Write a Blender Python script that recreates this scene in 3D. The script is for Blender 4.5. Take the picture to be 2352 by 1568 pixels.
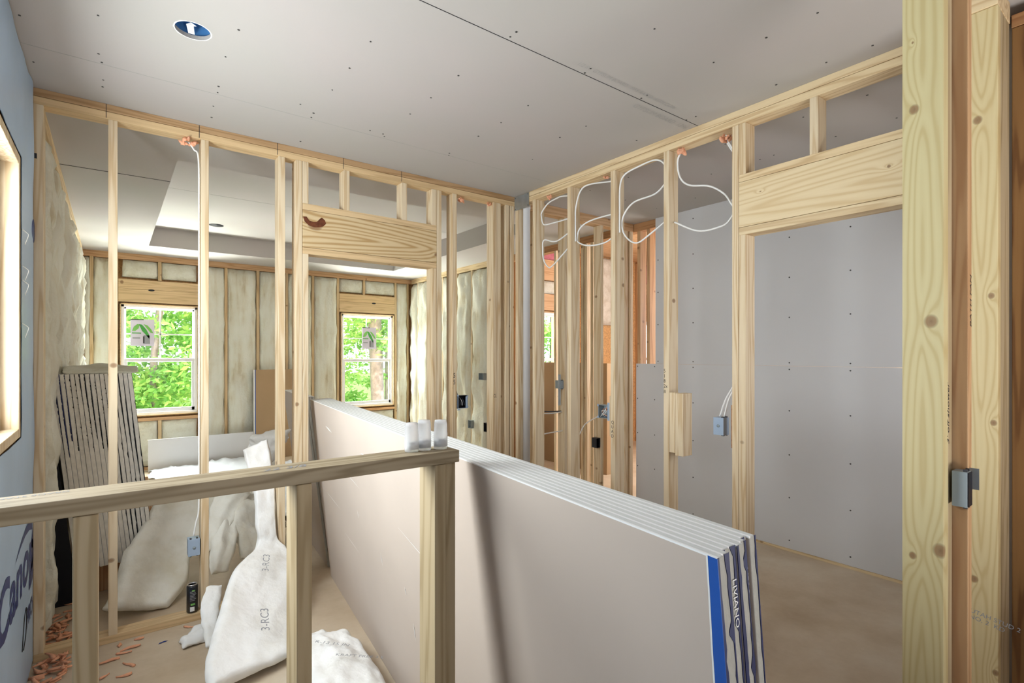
import bpy, bmesh, math, random
from mathutils import Vector, Matrix, noise
random.seed(7)
for o in list(bpy.data.objects): bpy.data.objects.remove(o)
S = bpy.context.scene
COL = S.collection
# ---------------------------------------------------------------- camera, sky, light, exposure
EYE = 1.468
cam_d = bpy.data.cameras.new('camera'); cam = bpy.data.objects.new('camera', cam_d); COL.objects.link(cam)
cam_d.sensor_width = 36.0; cam_d.lens = 36.0 * 1208 / 2352; cam_d.shift_y = 0.0132; cam_d.clip_start = 0.02; cam_d.clip_end = 300
fw = Vector((0.6052, 0.7961, 0)); rt = Vector((0.7961, -0.6052, 0)); up = Vector((0, 0, 1))
cam.matrix_world = Matrix(((rt.x, up.x, -fw.x, 0), (rt.y, up.y, -fw.y, 0), (rt.z, up.z, -fw.z, EYE), (0, 0, 0, 1)))
S.camera = cam
S.view_settings.view_transform = 'Standard'; S.view_settings.look = 'None'
S.view_settings.gamma = 1; S.view_settings.use_curve_mapping = False
S.view_settings.exposure = 0.9
w = bpy.data.worlds.new('sky'); S.world = w; w.use_nodes = True
bg = w.node_tree.nodes['Background']; bg.inputs[0].default_value = (0.93, 0.97, 1.0, 1); bg.inputs[1].default_value = 1.5
sd = bpy.data.lights.new('sun', 'SUN'); sd.energy = 3.2; sd.angle = 0.03; sd.color = (1, 0.96, 0.86)
sun = bpy.data.objects.new('sun', sd); COL.objects.link(sun); sun.rotation_euler = (math.radians(38), math.radians(22), 0)
def area(name, loc, dirv, sx, sy, power, col=(1, 1, 1)):
    l = bpy.data.lights.new(name, 'AREA'); l.shape = 'RECTANGLE'; l.size = sx; l.size_y = sy; l.energy = power; l.color = col
    o = bpy.data.objects.new(name, l); COL.objects.link(o); o.location = loc
    o.rotation_euler = Vector(dirv).to_track_quat('-Z', 'Z').to_euler()
    return o
# daylight through the big side windows of the front room, sky above the far windows, and added fill lamps
area('daylight_left_window', (-0.62, 2.15, 1.72), (1, -0.05, -0.08), 1.5, 1.05, 50, (0.95, 0.98, 1.0))
area('ceiling_fill_behind_camera', (1.5, -1.45, 0.5), (0.0, 0.02, 1), 1.4, 0.9, 41, (1.0, 0.98, 0.95))  # added unseen lamp that brightens the ceiling from below
area('rear_fill', (0.6, -2.2, 1.7), (0.25, 1, 0.1), 1.6, 1.5, 2.5, (1.0, 0.97, 0.93))  # added weak fill from behind the camera, no opening there
area('sky_bedroom_left', (0.45, 9.0, 3.0), (0, -1, -0.55), 1.6, 1.2, 420, (0.97, 1.0, 0.96))
area('sky_bedroom_right', (3.25, 9.0, 3.0), (-0.1, -1, -0.55), 1.6, 1.2, 420, (0.97, 1.0, 0.96))
area('ground_bounce_left', (0.45, 9.1, -0.1), (0, -1, 0.85), 1.4, 1.0, 400, (0.98, 1.0, 0.93))
area('ground_bounce_right', (3.25, 9.1, -0.1), (-0.1, -1, 0.85), 1.4, 1.0, 380, (0.98, 1.0, 0.93))
area('sky_bath_window', (5.0, 6.3, 2.98), (-0.1, -1, -0.8), 1.2, 0.4, 34, (1.0, 0.97, 0.95))
area('far_room_fill', (6.2, 3.0, 1.9), (-1, 0.75, -0.1), 1.4, 1.4, 55, (1.0, 0.97, 0.94))  # added hidden lamp, lights the bedroom through the studs
area('small_room_fill', (3.40, 0.25, 1.6), (0.0, 1, 0.0), 0.8, 1.3, 3.4, (0.94, 0.96, 1.0))  # added hidden lamp that brightens the small room

# ---------------------------------------------------------------- materials
MATS = {}
def nt(name):
    m = bpy.data.materials.new(name); m.use_nodes = True
    n = m.node_tree.nodes; l = m.node_tree.links
    b = n['Principled BSDF']; return m, n, l, b
def N(n, t, **kw):
    x = n.new(t)
    for k, v in kw.items(): setattr(x, k, v)
    return x
def ramp(n, stops):
    r = n.new('ShaderNodeValToRGB'); e = r.color_ramp.elements
    while len(e) < len(stops): e.new(0.5)
    for i, (p, c) in enumerate(stops): e[i].position = p; e[i].color = (*c, 1)
    return r
def mix(n, l, fac, a, b, blend='MIX'):
    m = n.new('ShaderNodeMix'); m.data_type = 'RGBA'; m.blend_type = blend
    for sock, v in ((m.inputs[0], fac), (m.inputs[6], a), (m.inputs[7], b)):
        if hasattr(v, 'links') or hasattr(v, 'is_linked'): l.new(v, sock)
        elif isinstance(v, (int, float)): sock.default_value = v
        else: sock.default_value = (*v, 1)
    return m.outputs[2]
def math_(n, l, op, a, b=None, clamp=False):
    m = n.new('ShaderNodeMath'); m.operation = op; m.use_clamp = clamp
    for i, v in enumerate((a, b)):
        if v is None: continue
        if isinstance(v, (int, float)): m.inputs[i].default_value = v
        else: l.new(v, m.inputs[i])
    return m.outputs[0]
def bump(n, l, b, h, strength=0.3, dist=0.01):
    x = n.new('ShaderNodeBump'); x.inputs['Strength'].default_value = strength; x.inputs['Distance'].default_value = dist
    l.new(h, x.inputs['Height']); l.new(x.outputs[0], b.inputs['Normal'])
def objvec(n, l, rnd=True, scale=(1, 1, 1)):
    tc = n.new('ShaderNodeTexCoord'); v = tc.outputs['Object']
    if rnd:
        oi = n.new('ShaderNodeObjectInfo'); cx = n.new('ShaderNodeCombineXYZ')
        for i, k in enumerate((13.7, 7.3, 31.1)): l.new(math_(n, l, 'MULTIPLY', oi.outputs['Random'], k), cx.inputs[i])
        a = n.new('ShaderNodeVectorMath'); a.operation = 'ADD'; l.new(v, a.inputs[0]); l.new(cx.outputs[0], a.inputs[1]); v = a.outputs[0]
    mp = n.new('ShaderNodeMapping'); mp.inputs['Scale'].default_value = scale; l.new(v, mp.inputs[0])
    return mp.outputs[0]
def wood(name, light, dark, axis='Z', knots=None, cath=None, knot_density=2.2, tint_var=0.25, contrast=1.0, rough=0.62, wavesc=22):
    """sawn softwood: long wavy growth rings, brown knots; knots = [(x,y,z,r)] in object space bends the grain round them"""
    m, n, l, b = nt(name)
    sc = {'Z': (1, 1, 0.055), 'X': (0.055, 1, 1), 'Y': (1, 0.055, 1)}[axis]
    v = objvec(n, l, knots is None, sc)
    ns = N(n, 'ShaderNodeTexNoise'); ns.inputs['Scale'].default_value = 9; ns.inputs['Detail'].default_value = 3; l.new(v, ns.inputs['Vector'])
    base = math_(n, l, 'MULTIPLY', ns.outputs['Fac'], 1.0)
    if cath:
        # flat sawn board: rings open out from the centre line, drifting along the length
        tcc = n.new('ShaderNodeTexCoord'); sp = n.new('ShaderNodeSeparateXYZ'); l.new(tcc.outputs['Object'], sp.inputs[0])
        tr = sp.outputs['XYZ'.index(cath[0])]; al = sp.outputs['XYZ'.index(axis)]
        tr = math_(n, l, 'SUBTRACT', tr, cath[2]); sq = math_(n, l, 'SQRT', math_(n, l, 'ADD', math_(n, l, 'MULTIPLY', tr, tr), 0.00004))
        base = math_(n, l, 'ADD', math_(n, l, 'MULTIPLY', base, 0.9), math_(n, l, 'ADD', math_(n, l, 'MULTIPLY', sq, cath[1]), math_(n, l, 'MULTIPLY', al, cath[3])))
    mask = None
    if knots:
        tc = n.new('ShaderNodeTexCoord')
        for (x, y, z, r) in knots:
            d = N(n, 'ShaderNodeVectorMath', operation='SUBTRACT'); l.new(tc.outputs['Object'], d.inputs[0]); d.inputs[1].default_value = (x, y, z)
            ln = N(n, 'ShaderNodeVectorMath', operation='LENGTH')
            s2 = N(n, 'ShaderNodeVectorMath', operation='MULTIPLY'); l.new(d.outputs[0], s2.inputs[0])
            s2.inputs[1].default_value = {'Z': (1, 1, 0.5), 'X': (0.5, 1, 1), 'Y': (1, 0.5, 1)}[axis]
            l.new(s2.outputs[0], ln.inputs[0])
            bend = math_(n, l, 'MULTIPLY', math_(n, l, 'EXPONENT', math_(n, l, 'MULTIPLY', ln.outputs['Value'], -0.9 / (r * 1.6))), 0.5)
            base = math_(n, l, 'ADD', base, bend)
            l2 = N(n, 'ShaderNodeVectorMath', operation='LENGTH')
            s3 = N(n, 'ShaderNodeVectorMath', operation='MULTIPLY'); l.new(d.outputs[0], s3.inputs[0]); s3.inputs[1].default_value = {'Z': (1, 1, 0.85), 'X': (0.6, 1, 1), 'Y': (0.85, 1, 1)}[axis]
            l.new(s3.outputs[0], l2.inputs[0])
            k = math_(n, l, 'DIVIDE', l2.outputs['Value'], r)
            mask = k if mask is None else math_(n, l, 'MINIMUM', mask, k)
    rings = math_(n, l, 'SINE', math_(n, l, 'MULTIPLY', base, wavesc * 2.6))
    rr = ramp(n, [(0.0, light), (0.55, tuple(a * 0.72 + c * 0.28 for a, c in zip(light, dark))), (0.93, dark)])
    l.new(math_(n, l, 'ADD', math_(n, l, 'MULTIPLY', rings, 0.5 * contrast), 0.42), rr.inputs[0])
    big = N(n, 'ShaderNodeTexNoise'); big.inputs['Scale'].default_value = 3.1; l.new(v, big.inputs['Vector'])
    col = mix(n, l, math_(n, l, 'MULTIPLY', big.outputs['Fac'], 0.45), rr.outputs[0], light)
    oi = n.new('ShaderNodeObjectInfo')
    tint = ramp(n, [(0, (1.0, 1.0, 1.0)), (0.5, (0.93, 0.9, 0.86)), (1, (1.0, 0.93, 0.82))]); l.new(oi.outputs['Random'], tint.inputs[0])
    col = mix(n, l, min(1, tint_var * 2), col, tint.outputs[0], 'MULTIPLY')
    fine = N(n, 'ShaderNodeTexNoise'); fine.inputs['Scale'].default_value = 160; fine.inputs['Detail'].default_value = 2; l.new(v, fine.inputs['Vector'])
    col = mix(n, l, math_(n, l, 'MULTIPLY', fine.outputs['Fac'], 0.22), col, dark)
    if knots is None:
        v2 = objvec(n, l, True, {'Z': (0.8, 0.8, 1), 'X': (1, 0.8, 0.8), 'Y': (0.8, 1, 0.8)}[axis])
        vo = N(n, 'ShaderNodeTexVoronoi'); vo.inputs['Scale'].default_value = knot_density * 2.6; vo.inputs['Randomness'].default_value = 1; l.new(v2, vo.inputs['Vector'])
        mask = math_(n, l, 'DIVIDE', vo.outputs['Distance'], 0.085)
    kr = ramp(n, [(0, (1, 1, 1)), (0.62, (0.9, 0.9, 0.9)), (1.0, (0, 0, 0))]); l.new(math_(n, l, 'MULTIPLY', mask, 0.95, True), kr.inputs[0])
    kc = ramp(n, [(0, (0.20, 0.10, 0.045)), (0.7, (0.26, 0.13, 0.055)), (0.92, (0.10, 0.05, 0.025)), (1, (0.15, 0.08, 0.04))]); l.new(math_(n, l, 'MULTIPLY', mask, 1.0, True), kc.inputs[0])
    col = mix(n, l, math_(n, l, 'MULTIPLY', kr.outputs[0], 0.85), col, kc.outputs[0])
    l.new(col, b.inputs['Base Color']); b.inputs['Roughness'].default_value = rough
    bump(n, l, b, fine.outputs['Fac'], 0.15, 0.002)
    return m
def plain(name, col, rough=0.6, var=0.08, vscale=6, metal=0.0, bmp=0.0, bscale=60, rnd=True, spec=0.3):
    m, n, l, b = nt(name)
    v = objvec(n, l, rnd)
    ns = N(n, 'ShaderNodeTexNoise'); ns.inputs['Scale'].default_value = vscale; ns.inputs['Detail'].default_value = 4; l.new(v, ns.inputs['Vector'])
    r = ramp(n, [(0.25, tuple(c * (1 - var) for c in col)), (0.75, tuple(min(1, c * (1 + var)) for c in col))]); l.new(ns.outputs['Fac'], r.inputs[0])
    l.new(r.outputs[0], b.inputs['Base Color']); b.inputs['Roughness'].default_value = rough; b.inputs['Metallic'].default_value = metal
    b.inputs['Specular IOR Level'].default_value = spec
    if bmp:
        n2 = N(n, 'ShaderNodeTexNoise'); n2.inputs['Scale'].default_value = bscale; n2.inputs['Detail'].default_value = 5; l.new(v, n2.inputs['Vector'])
        bump(n, l, b, n2.outputs['Fac'], bmp, 0.01)
    return m
PINE = (0.77, 0.65, 0.47); PINE_D = (0.56, 0.39, 0.21)
M = {}
M['stud'] = wood('pine_stud', PINE, PINE_D, 'Z')
M['studx'] = wood('pine_plate_x', (0.74, 0.55, 0.32), PINE_D, 'X', knot_density=1.6)
M['study'] = wood('pine_plate_y', (0.80, 0.65, 0.42), PINE_D, 'Y', knot_density=1.6)
M['red'] = wood('reddish_stud', (0.62, 0.40, 0.22), (0.42, 0.22, 0.10), 'Z')
M['redy'] = wood('reddish_plate', (0.50, 0.27, 0.12), (0.34, 0.15, 0.06), 'Y')
M['redx'] = wood('reddish_header', (0.68, 0.44, 0.25), (0.48, 0.27, 0.12), 'X')
M['darkwood'] = wood('shade_brown_wood', (0.36, 0.19, 0.065), (0.17, 0.07, 0.02), 'Z', knot_density=2.5, contrast=1.2)  # brown tone includes the shade on the studs at the right edge
M['cap'] = wood('half_wall_cap', (0.46, 0.38, 0.26), (0.24, 0.18, 0.10), 'X', knot_density=0.5, wavesc=34)
M['capstud'] = wood('half_wall_stud', (0.52, 0.42, 0.27), (0.34, 0.25, 0.13), 'Z', knot_density=1.2)
M['osb'] = plain('strand_board', (0.62, 0.36, 0.16), 0.7, 0.3, 45)
def ceiling_mat():
    m, n, l, b = nt('raw_ceiling_board')
    v = objvec(n, l, False)
    ns = N(n, 'ShaderNodeTexNoise'); ns.inputs['Scale'].default_value = 1.1; ns.inputs['Detail'].default_value = 3; l.new(v, ns.inputs['Vector'])
    r = ramp(n, [(0.3, (0.47, 0.455, 0.43)), (0.55, (0.485, 0.455, 0.44)), (0.75, (0.505, 0.46, 0.45))]); l.new(ns.outputs['Fac'], r.inputs[0])
    l.new(r.outputs[0], b.inputs['Base Color']); b.inputs['Roughness'].default_value = 0.85; b.inputs['Specular IOR Level'].default_value = 0.15
    return m
M['ceil'] = ceiling_mat()
M['drywall'] = plain('grey_board_paper', (0.66, 0.66, 0.68), 0.8, 0.03, 1.5, spec=0.15)
M['brownpaper'] = plain('brown_board_paper', (0.53, 0.45, 0.39), 0.8, 0.05, 2.0, rnd=False, spec=0.15)
M['brownpaper2'] = plain('kraft_board_paper', (0.42, 0.29, 0.17), 0.8, 0.05, 2.0, spec=0.15)
M['edgepaper'] = plain('ivory_edge_paper', (0.80, 0.80, 0.78), 0.6, 0.03, 8)
M['edgegrey'] = plain('grey_edge_paper', (0.66, 0.67, 0.66), 0.6, 0.05, 25)
M['gypsum'] = plain('cut_gypsum', (0.43, 0.42, 0.38), 0.9, 0.12, 30, bmp=0.3)
M['gypsum2'] = plain('pale_cut_gypsum', (0.80, 0.77, 0.71), 0.9, 0.12, 30, bmp=0.3)
M['navy'] = plain('navy_end_tape', (0.012, 0.018, 0.085), 0.4, 0.2, 20)
M['blue'] = plain('blue_end_tape', (0.02, 0.10, 0.42), 0.35, 0.08, 10)
M['blackgap'] = plain('torn_tape_and_gap_shade', (0.008, 0.009, 0.014), 0.6, 0.1, 20)
M['white'] = plain('white_print', (0.85, 0.85, 0.85), 0.5, 0.02, 5)
M['ink'] = plain('dark_ink', (0.03, 0.03, 0.035), 0.6, 0.05, 5)
M['greyink'] = plain('grey_ink', (0.30, 0.31, 0.34), 0.6, 0.1, 5)
M['faintink'] = plain('faint_grey_stamp', (0.40, 0.39, 0.38), 0.8, 0.05, 5)
M['navyink'] = plain('navy_print', (0.012, 0.03, 0.17), 0.4, 0.1, 5)
M['screw'] = plain('screw_head', (0.05, 0.05, 0.05), 0.5, 0.1, 5)
M['wrap'] = plain('blue_underlayment', (0.40, 0.55, 0.76), 0.38, 0.10, 2.5, bmp=0.25, bscale=7, rnd=False, spec=0.5)
M['floor'] = None
def floor_mat():
    m, n, l, b = nt('dusty_subfloor')
    v = objvec(n, l, False)
    ns = N(n, 'ShaderNodeTexNoise'); ns.inputs['Scale'].default_value = 1.6; ns.inputs['Detail'].default_value = 6; ns.inputs['Roughness'].default_value = 0.62; l.new(v, ns.inputs['Vector'])
    r = ramp(n, [(0.3, (0.46, 0.35, 0.235)), (0.5, (0.60, 0.49, 0.365)), (0.72, (0.70, 0.62, 0.50))]); l.new(ns.outputs['Fac'], r.inputs[0])
    n2 = N(n, 'ShaderNodeTexNoise'); n2.inputs['Scale'].default_value = 30; n2.inputs['Detail'].default_value = 4; l.new(v, n2.inputs['Vector'])
    c = mix(n, l, math_(n, l, 'MULTIPLY', n2.outputs['Fac'], 0.25), r.outputs[0], (0.40, 0.32, 0.24))
    l.new(c, b.inputs['Base Color']); b.inputs['Roughness'].default_value = 0.7; b.inputs['Specular IOR Level'].default_value = 0.25
    bump(n, l, b, n2.outputs['Fac'], 0.15, 0.004)
    return m
M['floor'] = floor_mat()
def insul(name, a, c, sc=7, bm=0.6):
    m, n, l, b = nt(name)
    v = objvec(n, l, True)
    ns = N(n, 'ShaderNodeTexNoise'); ns.inputs['Scale'].default_value = sc; ns.inputs['Detail'].default_value = 6; ns.inputs['Roughness'].default_value = 0.6; l.new(v, ns.inputs['Vector'])
    r = ramp(n, [(0.30, c), (0.55, a), (0.8, tuple(min(1, x * 1.06) for x in a))]); l.new(ns.outputs['Fac'], r.inputs[0])
    l.new(r.outputs[0], b.inputs['Base Color']); b.inputs['Roughness'].default_value = 0.95; b.inputs['Specular IOR Level'].default_value = 0.05
    n2 = N(n, 'ShaderNodeTexNoise'); n2.inputs['Scale'].default_value = sc * 6; n2.inputs['Detail'].default_value = 6; l.new(v, n2.inputs['Vector'])
    bump(n, l, b, n2.outputs['Fac'], bm, 0.012)
    return m
M['batt'] = insul('fibreglass_cream', (0.70, 0.70, 0.62), (0.58, 0.55, 0.44))
def wallbatt():
    m, n, l, b = nt('fibreglass_wall_batt')
    v = objvec(n, l, True, (1, 1, 0.16))
    ns = N(n, 'ShaderNodeTexNoise'); ns.inputs['Scale'].default_value = 13; ns.inputs['Detail'].default_value = 4; l.new(v, ns.inputs['Vector'])
    v3 = objvec(n, l, True); n3 = N(n, 'ShaderNodeTexNoise'); n3.inputs['Scale'].default_value = 4; n3.inputs['Detail'].default_value = 5; l.new(v3, n3.inputs['Vector'])
    f = math_(n, l, 'ADD', math_(n, l, 'MULTIPLY', ns.outputs['Fac'], 0.65), math_(n, l, 'MULTIPLY', n3.outputs['Fac'], 0.35))
    r = ramp(n, [(0.30, (0.50, 0.43, 0.29)), (0.42, (0.66, 0.63, 0.52)), (0.55, (0.72, 0.72, 0.64)), (0.8, (0.78, 0.78, 0.72))]); l.new(f, r.inputs[0])
    l.new(r.outputs[0], b.inputs['Base Color']); b.inputs['Roughness'].default_value = 0.95; b.inputs['Specular IOR Level'].default_value = 0.05
    n2 = N(n, 'ShaderNodeTexNoise'); n2.inputs['Scale'].default_value = 40; n2.inputs['Detail'].default_value = 6; l.new(v3, n2.inputs['Vector'])
    bump(n, l, b, n2.outputs['Fac'], 0.5, 0.012); return m
M['wallbatt'] = wallbatt()
M['battw'] = insul('fibreglass_white', (0.88, 0.88, 0.88), (0.78, 0.77, 0.74), 5, 0.45)
M['battg'] = insul('fibreglass_greyish', (0.72, 0.68, 0.60), (0.56, 0.50, 0.41), 9, 0.8)
M['battc'] = insul('fibreglass_bright_cream', (0.86, 0.85, 0.79), (0.72, 0.68, 0.57), 4, 0.5)
M['pink'] = insul('fibreglass_pink', (0.62, 0.22, 0.26), (0.48, 0.14, 0.18))
M['vinyl'] = plain('white_window_vinyl', (0.85, 0.85, 0.88), 0.35, 0.02, 5, spec=0.5)
M['orange'] = plain('orange_sealant_foam', (0.84, 0.42, 0.26), 0.8, 0.15, 30, bmp=0.5, bscale=80)
M['cable'] = plain('white_cable_jacket', (0.86, 0.86, 0.85), 0.4, 0.03, 5)
M['darkcable'] = plain('dark_cable', (0.06, 0.06, 0.07), 0.5, 0.1, 5)
M['bluebox'] = plain('blue_grey_plastic_box', (0.34, 0.43, 0.56), 0.4, 0.05, 8)
M['greybox'] = plain('grey_plastic_box', (0.30, 0.35, 0.38), 0.4, 0.08, 8)
M['blackbox'] = plain('black_plastic_box', (0.015, 0.015, 0.02), 0.4, 0.1, 8)
M['galv'] = plain('galvanised_steel', (0.42, 0.45, 0.46), 0.35, 0.15, 12, metal=0.7)
M['pipe'] = plain('white_pipe_plastic', (0.82, 0.83, 0.86), 0.3, 0.03, 6, spec=0.5)
M['canblack'] = plain('black_can_enamel', (0.015, 0.018, 0.025), 0.25, 0.1, 8, spec=0.6)
M['alu'] = plain('brushed_aluminium', (0.7, 0.7, 0.72), 0.3, 0.05, 20, metal=0.9)
M['green'] = plain('green_print', (0.20, 0.50, 0.12), 0.5, 0.05, 8)
M['dgreen'] = plain('leaf_green_print', (0.07, 0.33, 0.07), 0.5, 0.2, 8)
M['sticker'] = plain('pale_lilac_paper', (0.62, 0.58, 0.68), 0.6, 0.04, 5)
M['bluelight'] = plain('blue_can_lining', (0.06, 0.19, 0.42), 0.5, 0.2, 20)
M['plastic'] = plain('thin_poly_sheet', (0.58, 0.60, 0.64), 0.4, 0.06, 4, bmp=0.4, bscale=9)
M['plankext'] = wood('yellow_porch_board', (0.75, 0.58, 0.25), (0.5, 0.36, 0.12), 'Z')
M['bark'] = plain('grey_bark', (0.34, 0.28, 0.32), 0.9, 0.35, 9, bmp=0.8, bscale=20)
M['roof'] = plain('dark_roof_deck', (0.12, 0.11, 0.10), 0.9, 0.1, 3)
def glass_mat():
    m = bpy.data.materials.new('window_glass'); m.use_nodes = True; n = m.node_tree.nodes; l = m.node_tree.links
    n.clear(); o = n.new('ShaderNodeOutputMaterial'); t = n.new('ShaderNodeBsdfTransparent'); g = n.new('ShaderNodeBsdfGlossy'); g.inputs['Roughness'].default_value = 0.02
    x = n.new('ShaderNodeMixShader'); x.inputs[0].default_value = 0.05; t.inputs[0].default_value = (0.97, 0.985, 0.98, 1)
    l.new(t.outputs[0], x.inputs[1]); l.new(g.outputs[0], x.inputs[2]); l.new(x.outputs[0], o.inputs[0]); return m
M['glass'] = glass_mat()
M['platedark'] = wood('darker_plate', (0.50, 0.33, 0.18), (0.34, 0.20, 0.09), 'X')
M['studtan'] = wood('tan_wall_stud', (0.66, 0.50, 0.30), (0.46, 0.31, 0.15), 'Z')
M['rearwall'] = plain('dark_rear_wall', (0.16, 0.12, 0.09), 0.9, 0.1, 3)
def frosted():
    m, n, l, b = nt('frosted_clear_plastic')
    b.inputs['Base Color'].default_value = (0.93, 0.94, 0.97, 1); b.inputs['Roughness'].default_value = 0.35
    b.inputs['Transmission Weight'].default_value = 0.75; b.inputs['IOR'].default_value = 1.2
    ns = N(n, 'ShaderNodeTexNoise'); ns.inputs['Scale'].default_value = 30; l.new(ns.outputs['Fac'], b.inputs['Roughness']); return m
M['frost'] = frosted()
def leaf_mat():
    m = bpy.data.materials.new('sunlit_leaves'); m.use_nodes = True; n = m.node_tree.nodes; l = m.node_tree.links
    n.clear(); o = n.new('ShaderNodeOutputMaterial'); d = n.new('ShaderNodeBsdfDiffuse'); t = n.new('ShaderNodeBsdfTranslucent')
    geo = n.new('ShaderNodeNewGeometry'); tc = n.new('ShaderNodeTexCoord')
    ns = N(n, 'ShaderNodeTexNoise'); ns.inputs['Scale'].default_value = 0.55; ns.inputs['Detail'].default_value = 3; l.new(tc.outputs['Object'], ns.inputs['Vector'])
    f = math_(n, l, 'ADD', math_(n, l, 'MULTIPLY', geo.outputs['Random Per Island'], 0.45), math_(n, l, 'SUBTRACT', math_(n, l, 'MULTIPLY', ns.outputs['Fac'], 1.3), 0.35))
    r = ramp(n, [(0.1, (0.13, 0.34, 0.08)), (0.4, (0.27, 0.56, 0.16)), (0.65, (0.52, 0.72, 0.26)), (0.9, (0.88, 0.88, 0.50))]); l.new(f, r.inputs[0])
    l.new(r.outputs[0], d.inputs[0]); l.new(r.outputs[0], t.inputs[0])
    x = n.new('ShaderNodeMixShader'); x.inputs[0].default_value = 0.45
    l.new(d.outputs[0], x.inputs[1]); l.new(t.outputs[0], x.inputs[2]); l.new(x.outputs[0], o.inputs[0]); return m
M['leaf'] = leaf_mat()
M['grass'] = plain('rough_grass', (0.22, 0.42, 0.10), 0.9, 0.3, 4)

# ---------------------------------------------------------------- mesh helpers
def link(name, verts, faces, mat, parent=None, loc=(0, 0, 0), smooth=False, bevel=0.0, mats=None, fmat=None):
    me = bpy.data.meshes.new(name); me.from_pydata([tuple(v) for v in verts], [], faces)
    for mm in (mats or [mat]): me.materials.append(mm)
    if fmat:
        for p, k in zip(me.polygons, fmat): p.material_index = k
    if smooth:
        for p in me.polygons: p.use_smooth = True
    me.update()
    o = bpy.data.objects.new(name, me); COL.objects.link(o); o.location = loc
    if parent: o.parent = parent
    if bevel:
        bv = o.modifiers.new('bevel', 'BEVEL'); bv.width = bevel; bv.segments = 2; bv.limit_method = 'ANGLE'
    return o
BF = [(0, 3, 2, 1), (4, 5, 6, 7), (0, 1, 5, 4), (1, 2, 6, 5), (2, 3, 7, 6), (3, 0, 4, 7)]
def bv(x0, x1, y0, y1, z0, z1): return [(x0, y0, z0), (x1, y0, z0), (x1, y1, z0), (x0, y1, z0), (x0, y0, z1), (x1, y0, z1), (x1, y1, z1), (x0, y1, z1)]
def box(name, x0, x1, y0, y1, z0, z1, mat, parent=None, bevel=0.0, local=True):
    """box in world metres; its own origin sits at its base centre (or at the parent's origin when parented)"""
    if parent is None and local:
        c = ((x0 + x1) / 2, (y0 + y1) / 2, z0)
        return link(name, bv(x0 - c[0], x1 - c[0], y0 - c[1], y1 - c[1], 0, z1 - z0), BF, mat, None, c, bevel=bevel)
    q = wloc(parent)
    return link(name, bv(x0 - q.x, x1 - q.x, y0 - q.y, y1 - q.y, z0 - q.z, z1 - q.z), BF, mat, parent, bevel=bevel)
def wloc(p):
    q = Vector()
    while p: q += p.location; p = p.parent
    return q
def boxes(name, lst, mat, parent=None, loc=(0, 0, 0), bevel=0.0):
    vs, fs = [], []
    q = wloc(parent) if parent else Vector(loc)
    for b_ in lst:
        k = len(vs); vs += [(x - q.x, y - q.y, z - q.z) for x, y, z in bv(*b_)]; fs += [tuple(i + k for i in f) for f in BF]
    return link(name, vs, fs, mat, parent, (0, 0, 0) if parent else loc, bevel=bevel)
def empty(name, loc, rz=0):
    o = bpy.data.objects.new(name, None); COL.objects.link(o); o.location = loc; o.rotation_euler = (0, 0, rz); o.empty_display_size = 0.1; return o
LABELS = {}
def tag(o, label, cat, group=None, kind=None):
    o['label'] = label; o['category'] = cat
    if group: o['group'] = group
    if kind: o['kind'] = kind
    return o
def struct(o, label, cat):
    o['kind'] = 'structure'; o['label'] = label; o['category'] = cat; return o
def catmull(pts, n=8):
    P = [Vector(p) for p in pts]; out = []
    P = [P[0] * 2 - P[1]] + P + [P[-1] * 2 - P[-2]]
    for i in range(1, len(P) - 2):
        for k in range(n):
            t = k / n; a, b, c, d = P[i - 1:i + 3]
            out.append(0.5 * ((2 * b) + (c - a) * t + (2 * a - 5 * b + 4 * c - d) * t * t + (3 * b - a - 3 * c + d) * t ** 3))
    out.append(P[-2]); return out
def tube(name, pts, r, mat, parent=None, n=8, sides=8, smooth_pts=True):
    P = catmull(pts, n) if smooth_pts else [Vector(p) for p in pts]
    base = parent.location if parent else P[0]
    vs, fs = [], []
    prev = None
    for i, p in enumerate(P):
        t = (P[min(i + 1, len(P) - 1)] - P[max(i - 1, 0)]).normalized()
        if prev is None: a = t.orthogonal().normalized()
        else: a = (prev - t * prev.dot(t)).normalized()
        prev = a; b = t.cross(a)
        for k in range(sides):
            g = 2 * math.pi * k / sides; vs.append(p + (a * math.cos(g) + b * math.sin(g)) * r - base)
    for i in range(len(P) - 1):
        for k in range(sides):
            k2 = (k + 1) % sides; fs.append((i * sides + k, i * sides + k2, (i + 1) * sides + k2, (i + 1) * sides + k))
    fs.append(tuple(range(sides - 1, -1, -1))); fs.append(tuple((len(P) - 1) * sides + k for k in range(sides)))
    return link(name, vs, fs, mat, parent, (0, 0, 0) if parent else tuple(base), smooth=True)
def lathe(name, prof, mat, loc=(0, 0, 0), parent=None, seg=24, squash=1.0):
    vs, fs = [], []
    for r, z in prof:
        for k in range(seg):
            g = 2 * math.pi * k / seg; vs.append((r * math.cos(g), r * math.sin(g) * squash, z))
    for i in range(len(prof) - 1):
        for k in range(seg):
            k2 = (k + 1) % seg; fs.append((i * seg + k, i * seg + k2, (i + 1) * seg + k2, (i + 1) * seg + k))
    fs.append(tuple(range(seg - 1, -1, -1))); fs.append(tuple((len(prof) - 1) * seg + k for k in range(seg)))
    return link(name, vs, fs, mat, parent, loc, smooth=True)
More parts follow.
